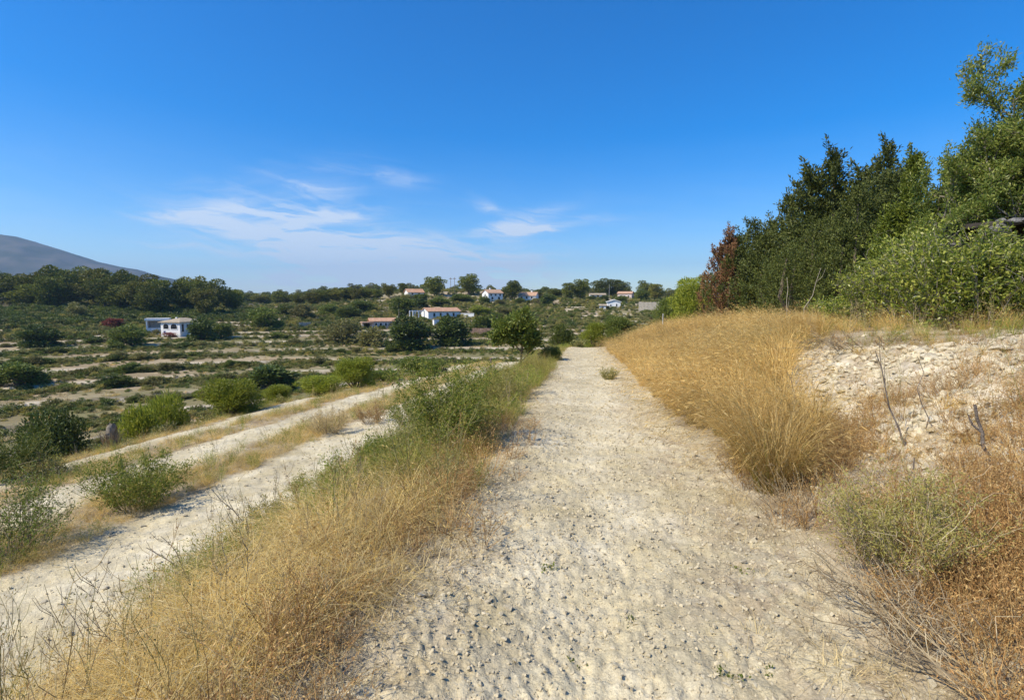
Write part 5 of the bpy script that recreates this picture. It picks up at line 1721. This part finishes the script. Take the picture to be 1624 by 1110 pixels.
# houses along the ridge
def ridge_house(name, label, px, row, wpx, dpx, hpx, rpx, axis, rz, wall, roof, wins, D=None, chimney=None):
    x, y, D_ = hit(px, row)
    D = D or D_
    k = D / FPX
    return house(name, label, px, row, wpx * k, dpx * k, hpx * k, rpx * k, axis, rz, wall, roof, [(a, u * k, z * k, w * k, h_ * k) for a, u, z, w, h_ in wins], chimney and (chimney[0] * k, chimney[1] * k), D)
ridge_house('pale_house', 'half hidden house with a pale pink roof on the ridge', 657, 471, 26, 18, 5, 5, 'x', 20, 'white_wall', 'tile_roof', [('f', -6, 1, 3, 3), ('f', 5, 1, 3, 3)])
ridge_house('orange_roofed_house', 'two storey white house with an orange tiled roof', 781, 478, 26, 20, 11, 5, 'x', 30, 'white_wall', 'orange_roof', [('f', -8, 6.5, 3, 3), ('f', 0, 6.5, 3, 3), ('f', 8, 6.5, 3, 3), ('f', -6, 1, 3.5, 4), ('f', 6, 1, 3.5, 4), ('l', 0, 6.5, 3, 3)], chimney=(-3, 2))
ridge_house('red_roofed_house', 'white house with a broad red roof right of the round pine', 838, 476, 28, 20, 7, 5, 'x', -15, 'white_wall', 'orange_roof', [('f', -8, 2, 3, 3.5), ('f', 0, 2, 3, 3.5), ('f', 8, 2, 3, 3.5)], chimney=(5, 1))
ridge_house('low_villa', 'low white villa on the ridge left of the pink house', 947, 473, 24, 14, 5, 2, 'x', 10, 'white_wall', 'tan_roof', [('f', -8, 1.2, 3, 3), ('f', 0, 1.2, 3, 3), ('f', 8, 1.2, 3, 3)])
ridge_house('pink_house', 'small pink two storey house with a red roof', 992, 473, 22, 16, 7, 3, 'x', -12, 'ivory_wall', 'orange_roof', [('f', -6, 1, 2.6, 3), ('f', 0, 1, 2.6, 3), ('f', 6, 1, 2.6, 3)])
ridge_house('white_farmhouse', 'bright white farmhouse on the slope below the pink house', 973, 489, 20, 16, 8, 3, 'y', 6, 'white_wall', 'white_wall', [('f', -5, 1, 2, 3), ('f', 4, 1, 2, 4)])
ridge_house('white_outhouse', 'small white outhouse left of the bright white farmhouse', 956, 491, 10, 10, 6, 1.5, 'x', 0, 'white_wall', 'tan_roof', [('f', 0, 1, 3, 3)])

def wall_thing(label, px, row, wpx, hpx, rz, mat, courses=3, n=14, seed=0):
    """dry stone wall laid block by block"""
    x, y, D = hit(px, row)
    k = D / FPX
    r_ = np.random.default_rng(seed)
    t = thing('stone_wall', label, 'wall', (x, y, gz(x, y)), -math.atan2(x, y) + R(rz))
    W_, H_ = wpx * k, hpx * k
    obj('core', box_mesh('core', -W_ / 2, W_ / 2, -.2, .2, -1, H_ * .93, mat), t)
    for c_ in range(courses):
        e = np.linspace(-W_ / 2, W_ / 2, n + 1) + np.concatenate([[0], r_.normal(0, W_ / n * .18, n - 1), [0]])
        for i in range(n):
            z0, z1 = H_ * c_ / courses, H_ * (c_ + 1) / courses
            o_ = r_.uniform(.03, .10)
            obj('stone', box_mesh('stone', e[i] + .04, e[i + 1] - .04, -.2 - o_, .18, z0 + .03, z1 + r_.uniform(-.03, .1), mat), t)
wall_thing('long reddish retaining wall right below the long white house', 766, 532, 50, 11, -6, 'red_wall', 2, 10, 1)
wall_thing('grey stone wall on the slope right of the bright white farmhouse', 1032, 494, 38, 14, -10, 'stone_wall', 2, 8, 2)
wall_thing('pale broken wall by the bushes left of the ruined cottage', 484, 520, 18, 8, 5, 'stone_wall', 2, 5, 3)

def pole(name, label, px, row, hpx, r, mat='metal_post', D=None, arm=False):
    x, y, D_ = hit(px, row)
    if D:
        x, y = at(px, D)
    else:
        D = D_
    h_ = hpx / FPX * D
    t = thing(name, label, 'pole', (x, y, gz(x, y)))
    obj('shaft', mesh_np('shaft', *tube(np.array([(0, 0, -.3), (0, 0, h_ * .5), (0, 0, h_)]), [r, r * .9, r * .8], 8), [M[mat]]), t)
    obj('cap', mesh_np('cap', *tube(np.array([(0, 0, h_ * .99), (0, 0, h_ + r), (0, 0, h_ + r * 1.6)]), [r * 1.15, r * 1.2, r * .2], 8), [M[mat]]), t)
    if arm:
        obj('crossarm', box_mesh('crossarm', -r * 7, r * 7, -r * .7, r * .7, h_ * .93, h_ * .96, mat), t)
pole('mast', 'thin grey mast on the ridge, left of the pair', 715, 469, 28, .10, 'dead_wood', arm=True)
pole('mast', 'thin grey mast on the ridge, right of the pair', 721, 469, 28, .10, 'dead_wood', arm=True)
pole('mast', 'thin pale mast among the pines behind the low villa', 966, 474, 22, .07)
pole('fence_post', 'pale metal post standing in the golden grass below the leafy tree', 1052, 508, 30, .03, D=30)
pole('utility_pole', 'thin pole left of the long white house', 633, 512, 20, .12, 'dead_wood')
pole('fence_post', 'thin post beside the lone trackside tree', 778, 575, 42, .04, 'dead_wood', D=20)
pole('fence_post', 'short white post before the glossy shrubs', 1444, 405, 34, .04, D=12.6)

# stone ruin behind the shrubs at the right edge
RUIN = []
for i in range(6):
    me = clod(760 + i, .7, 14)
    me.materials.append(M['grey_wall'])
    RUIN.append(me)
def ruin():
    px, D = 1606, 10.3
    x, y = at(px, D)
    t = thing('stone_ruin', 'grey stone ruin with a black opening behind the glossy shrubs', 'ruin', (x, y, gz(x, y)), -math.atan2(x, y) + R(-12))
    r_ = np.random.default_rng(88)
    W_, H_ = 2.6, 2.3
    def block(x0, x1, y0, y1, z0, z1, nm='stone'):
        V = np.array([(x0, y0, z0), (x1, y0, z0), (x1, y1, z0), (x0, y1, z0), (x0, y0, z1), (x1, y0, z1), (x1, y1, z1), (x0, y1, z1)])
        V = V + r_.normal(0, .018, V.shape)
        F = [(0, 3, 2, 1), (4, 5, 6, 7), (0, 1, 5, 4), (1, 2, 6, 5), (2, 3, 7, 6), (3, 0, 4, 7)]
        o_ = obj(nm, RUIN[r_.integers(0, len(RUIN))], t, ((x0 + x1) / 2, (y0 + y1) / 2, (z0 + z1) / 2), (r_.normal(0, .15), r_.normal(0, .15), r_.normal(0, .3)), ((x1 - x0) * 1.15, (y1 - y0) * 1.1, (z1 - z0) * 1.7))
    z = 0.0
    while z < H_:
        dz = r_.uniform(.2, .34)
        xx = -W_ / 2 + r_.uniform(-.1, .1)
        while xx < W_ / 2:
            dx = r_.uniform(.25, .5)
            if not (-.25 < xx + dx / 2 < 1.25 and .8 < z + dz / 2 < 2.0) and z < H_ - .9 * abs(math.sin(xx * 2.1 + .6)):
                block(xx + .012, xx + dx - .012, -.25 - r_.uniform(0, .06), .25, z + .012, z + dz - .012)
            xx += dx
        z += dz
    for q in range(9):
        block(-.32 + q * .19, -.14 + q * .19, -.28, .22, 1.96, 2.08, 'lintel_stone')
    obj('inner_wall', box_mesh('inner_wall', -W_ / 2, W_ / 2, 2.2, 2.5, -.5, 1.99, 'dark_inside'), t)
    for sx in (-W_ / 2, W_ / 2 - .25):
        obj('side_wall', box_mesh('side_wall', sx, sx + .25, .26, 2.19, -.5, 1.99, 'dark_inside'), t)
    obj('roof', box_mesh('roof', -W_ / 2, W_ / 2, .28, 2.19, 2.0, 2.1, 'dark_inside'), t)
ruin()

# ----------------------------------------------------------------------------
# loose stones one can pick out
# ----------------------------------------------------------------------------
ROCKS = []
for i in range(8):
    me = clod(700 + i, .6, 15)
    me.materials.append(M['rock'])
    ROCKS.append(me)
srng = random.Random(21)
def rock_at(x, y, s, label, group, name='rock', sink=.12, flat=1.0):
    o = obj(name, srng.choice(ROCKS), None, (x, y, gz(x, y) + s * (.2 - sink)), (srng.uniform(-.25, .25), srng.uniform(-.25, .25), srng.uniform(0, 6.28)), (s * srng.uniform(.9, 1.4), s * srng.uniform(.8, 1.1), s * srng.uniform(.6, .95) * flat))
    tag(o, label, 'rock', group)
special = [(1548, 672, .24, 'large cream white rock below the thick dark stick'), (1590, 560, .30, 'white ledge rock on the slope top at the photo edge'), (1500, 556, .26, 'white rock on the slope top under the straw grass'),
           (1478, 575, .36, 'long flat pale slab near the top of the slope'), (1260, 570, .16, 'white rock at the left top corner of the slope'), (1405, 726, .16, 'white rock low on the slope before the rusty weeds'),
           (1540, 545, .20, 'pale rock half buried on the rim of the slope'), (748, 793, .07, 'smooth white stone beside the stalks at the track edge'), (1255, 905, .06, 'rounded white stone at the right edge of the track'),
           (680, 950, .06, 'white stone at the left edge of the track by the reddish weeds'), (735, 1008, .05, 'white stone low in the left of the track'), (1475, 1085, .08, 'pale stone at the lower right corner of the track')]
for px, row, s, lb in special:
    x, y, D = hit(px, row)
    rock_at(x, y, s, lb, None, 'rock' if s > .1 else 'stone', flat=.55 if 'slab' in lb or 'ledge' in lb else 1)
for i in range(110):
    x, y = srng.uniform(2.7, 8.2), srng.uniform(3.0, 9.0)
    ms = masks(np.array([x]), np.array([y]))
    if ms[4][0] < .5:
        continue
    rock_at(x, y, srng.uniform(.05, .17) * (.7 + .05 * y), 'pale limestone rock among others on the rubbly slope', 'rocks of the rubbly slope')
for i in range(150):
    yy = 1.4 + 9 * srng.random() ** 1.5
    x = srng.uniform(-1.2, 1.9)
    rock_at(x, yy, srng.uniform(.025, .06) * (1 + yy * .03), 'small pale stone lying loose on the main track', 'loose stones on the main track', 'stone', .1)
for i in range(50):
    yy = 2.0 + 12 * srng.random()
    x = srng.uniform(-6.8, -4.4)
    rock_at(x, yy, srng.uniform(.04, .09), 'small pale stone lying loose on the lower track', 'loose stones on the lower track', 'stone', .1)

# ----------------------------------------------------------------------------
# hazy air
# ----------------------------------------------------------------------------
def haze():
    m_, nt, N, L = new_mat('thin_haze')
    out = N('ShaderNodeOutputMaterial')
    v = N('ShaderNodeVolumePrincipled')
    v.inputs['Color'].default_value = (.42, .68, 1.0, 1)
    v.inputs['Density'].default_value = 0.00015
    v.inputs['Anisotropy'].default_value = 0.2
    L(v.outputs[0], out.inputs['Volume'])
    me = box_mesh('haze', -7000, 7000, -7000, 7000, -40, 520, 'soil')
    me.materials.clear(); me.materials.append(m_)
    tag(obj('haze', me), 'thin blue haze over the far land', 'haze', None, 'stuff')
haze()
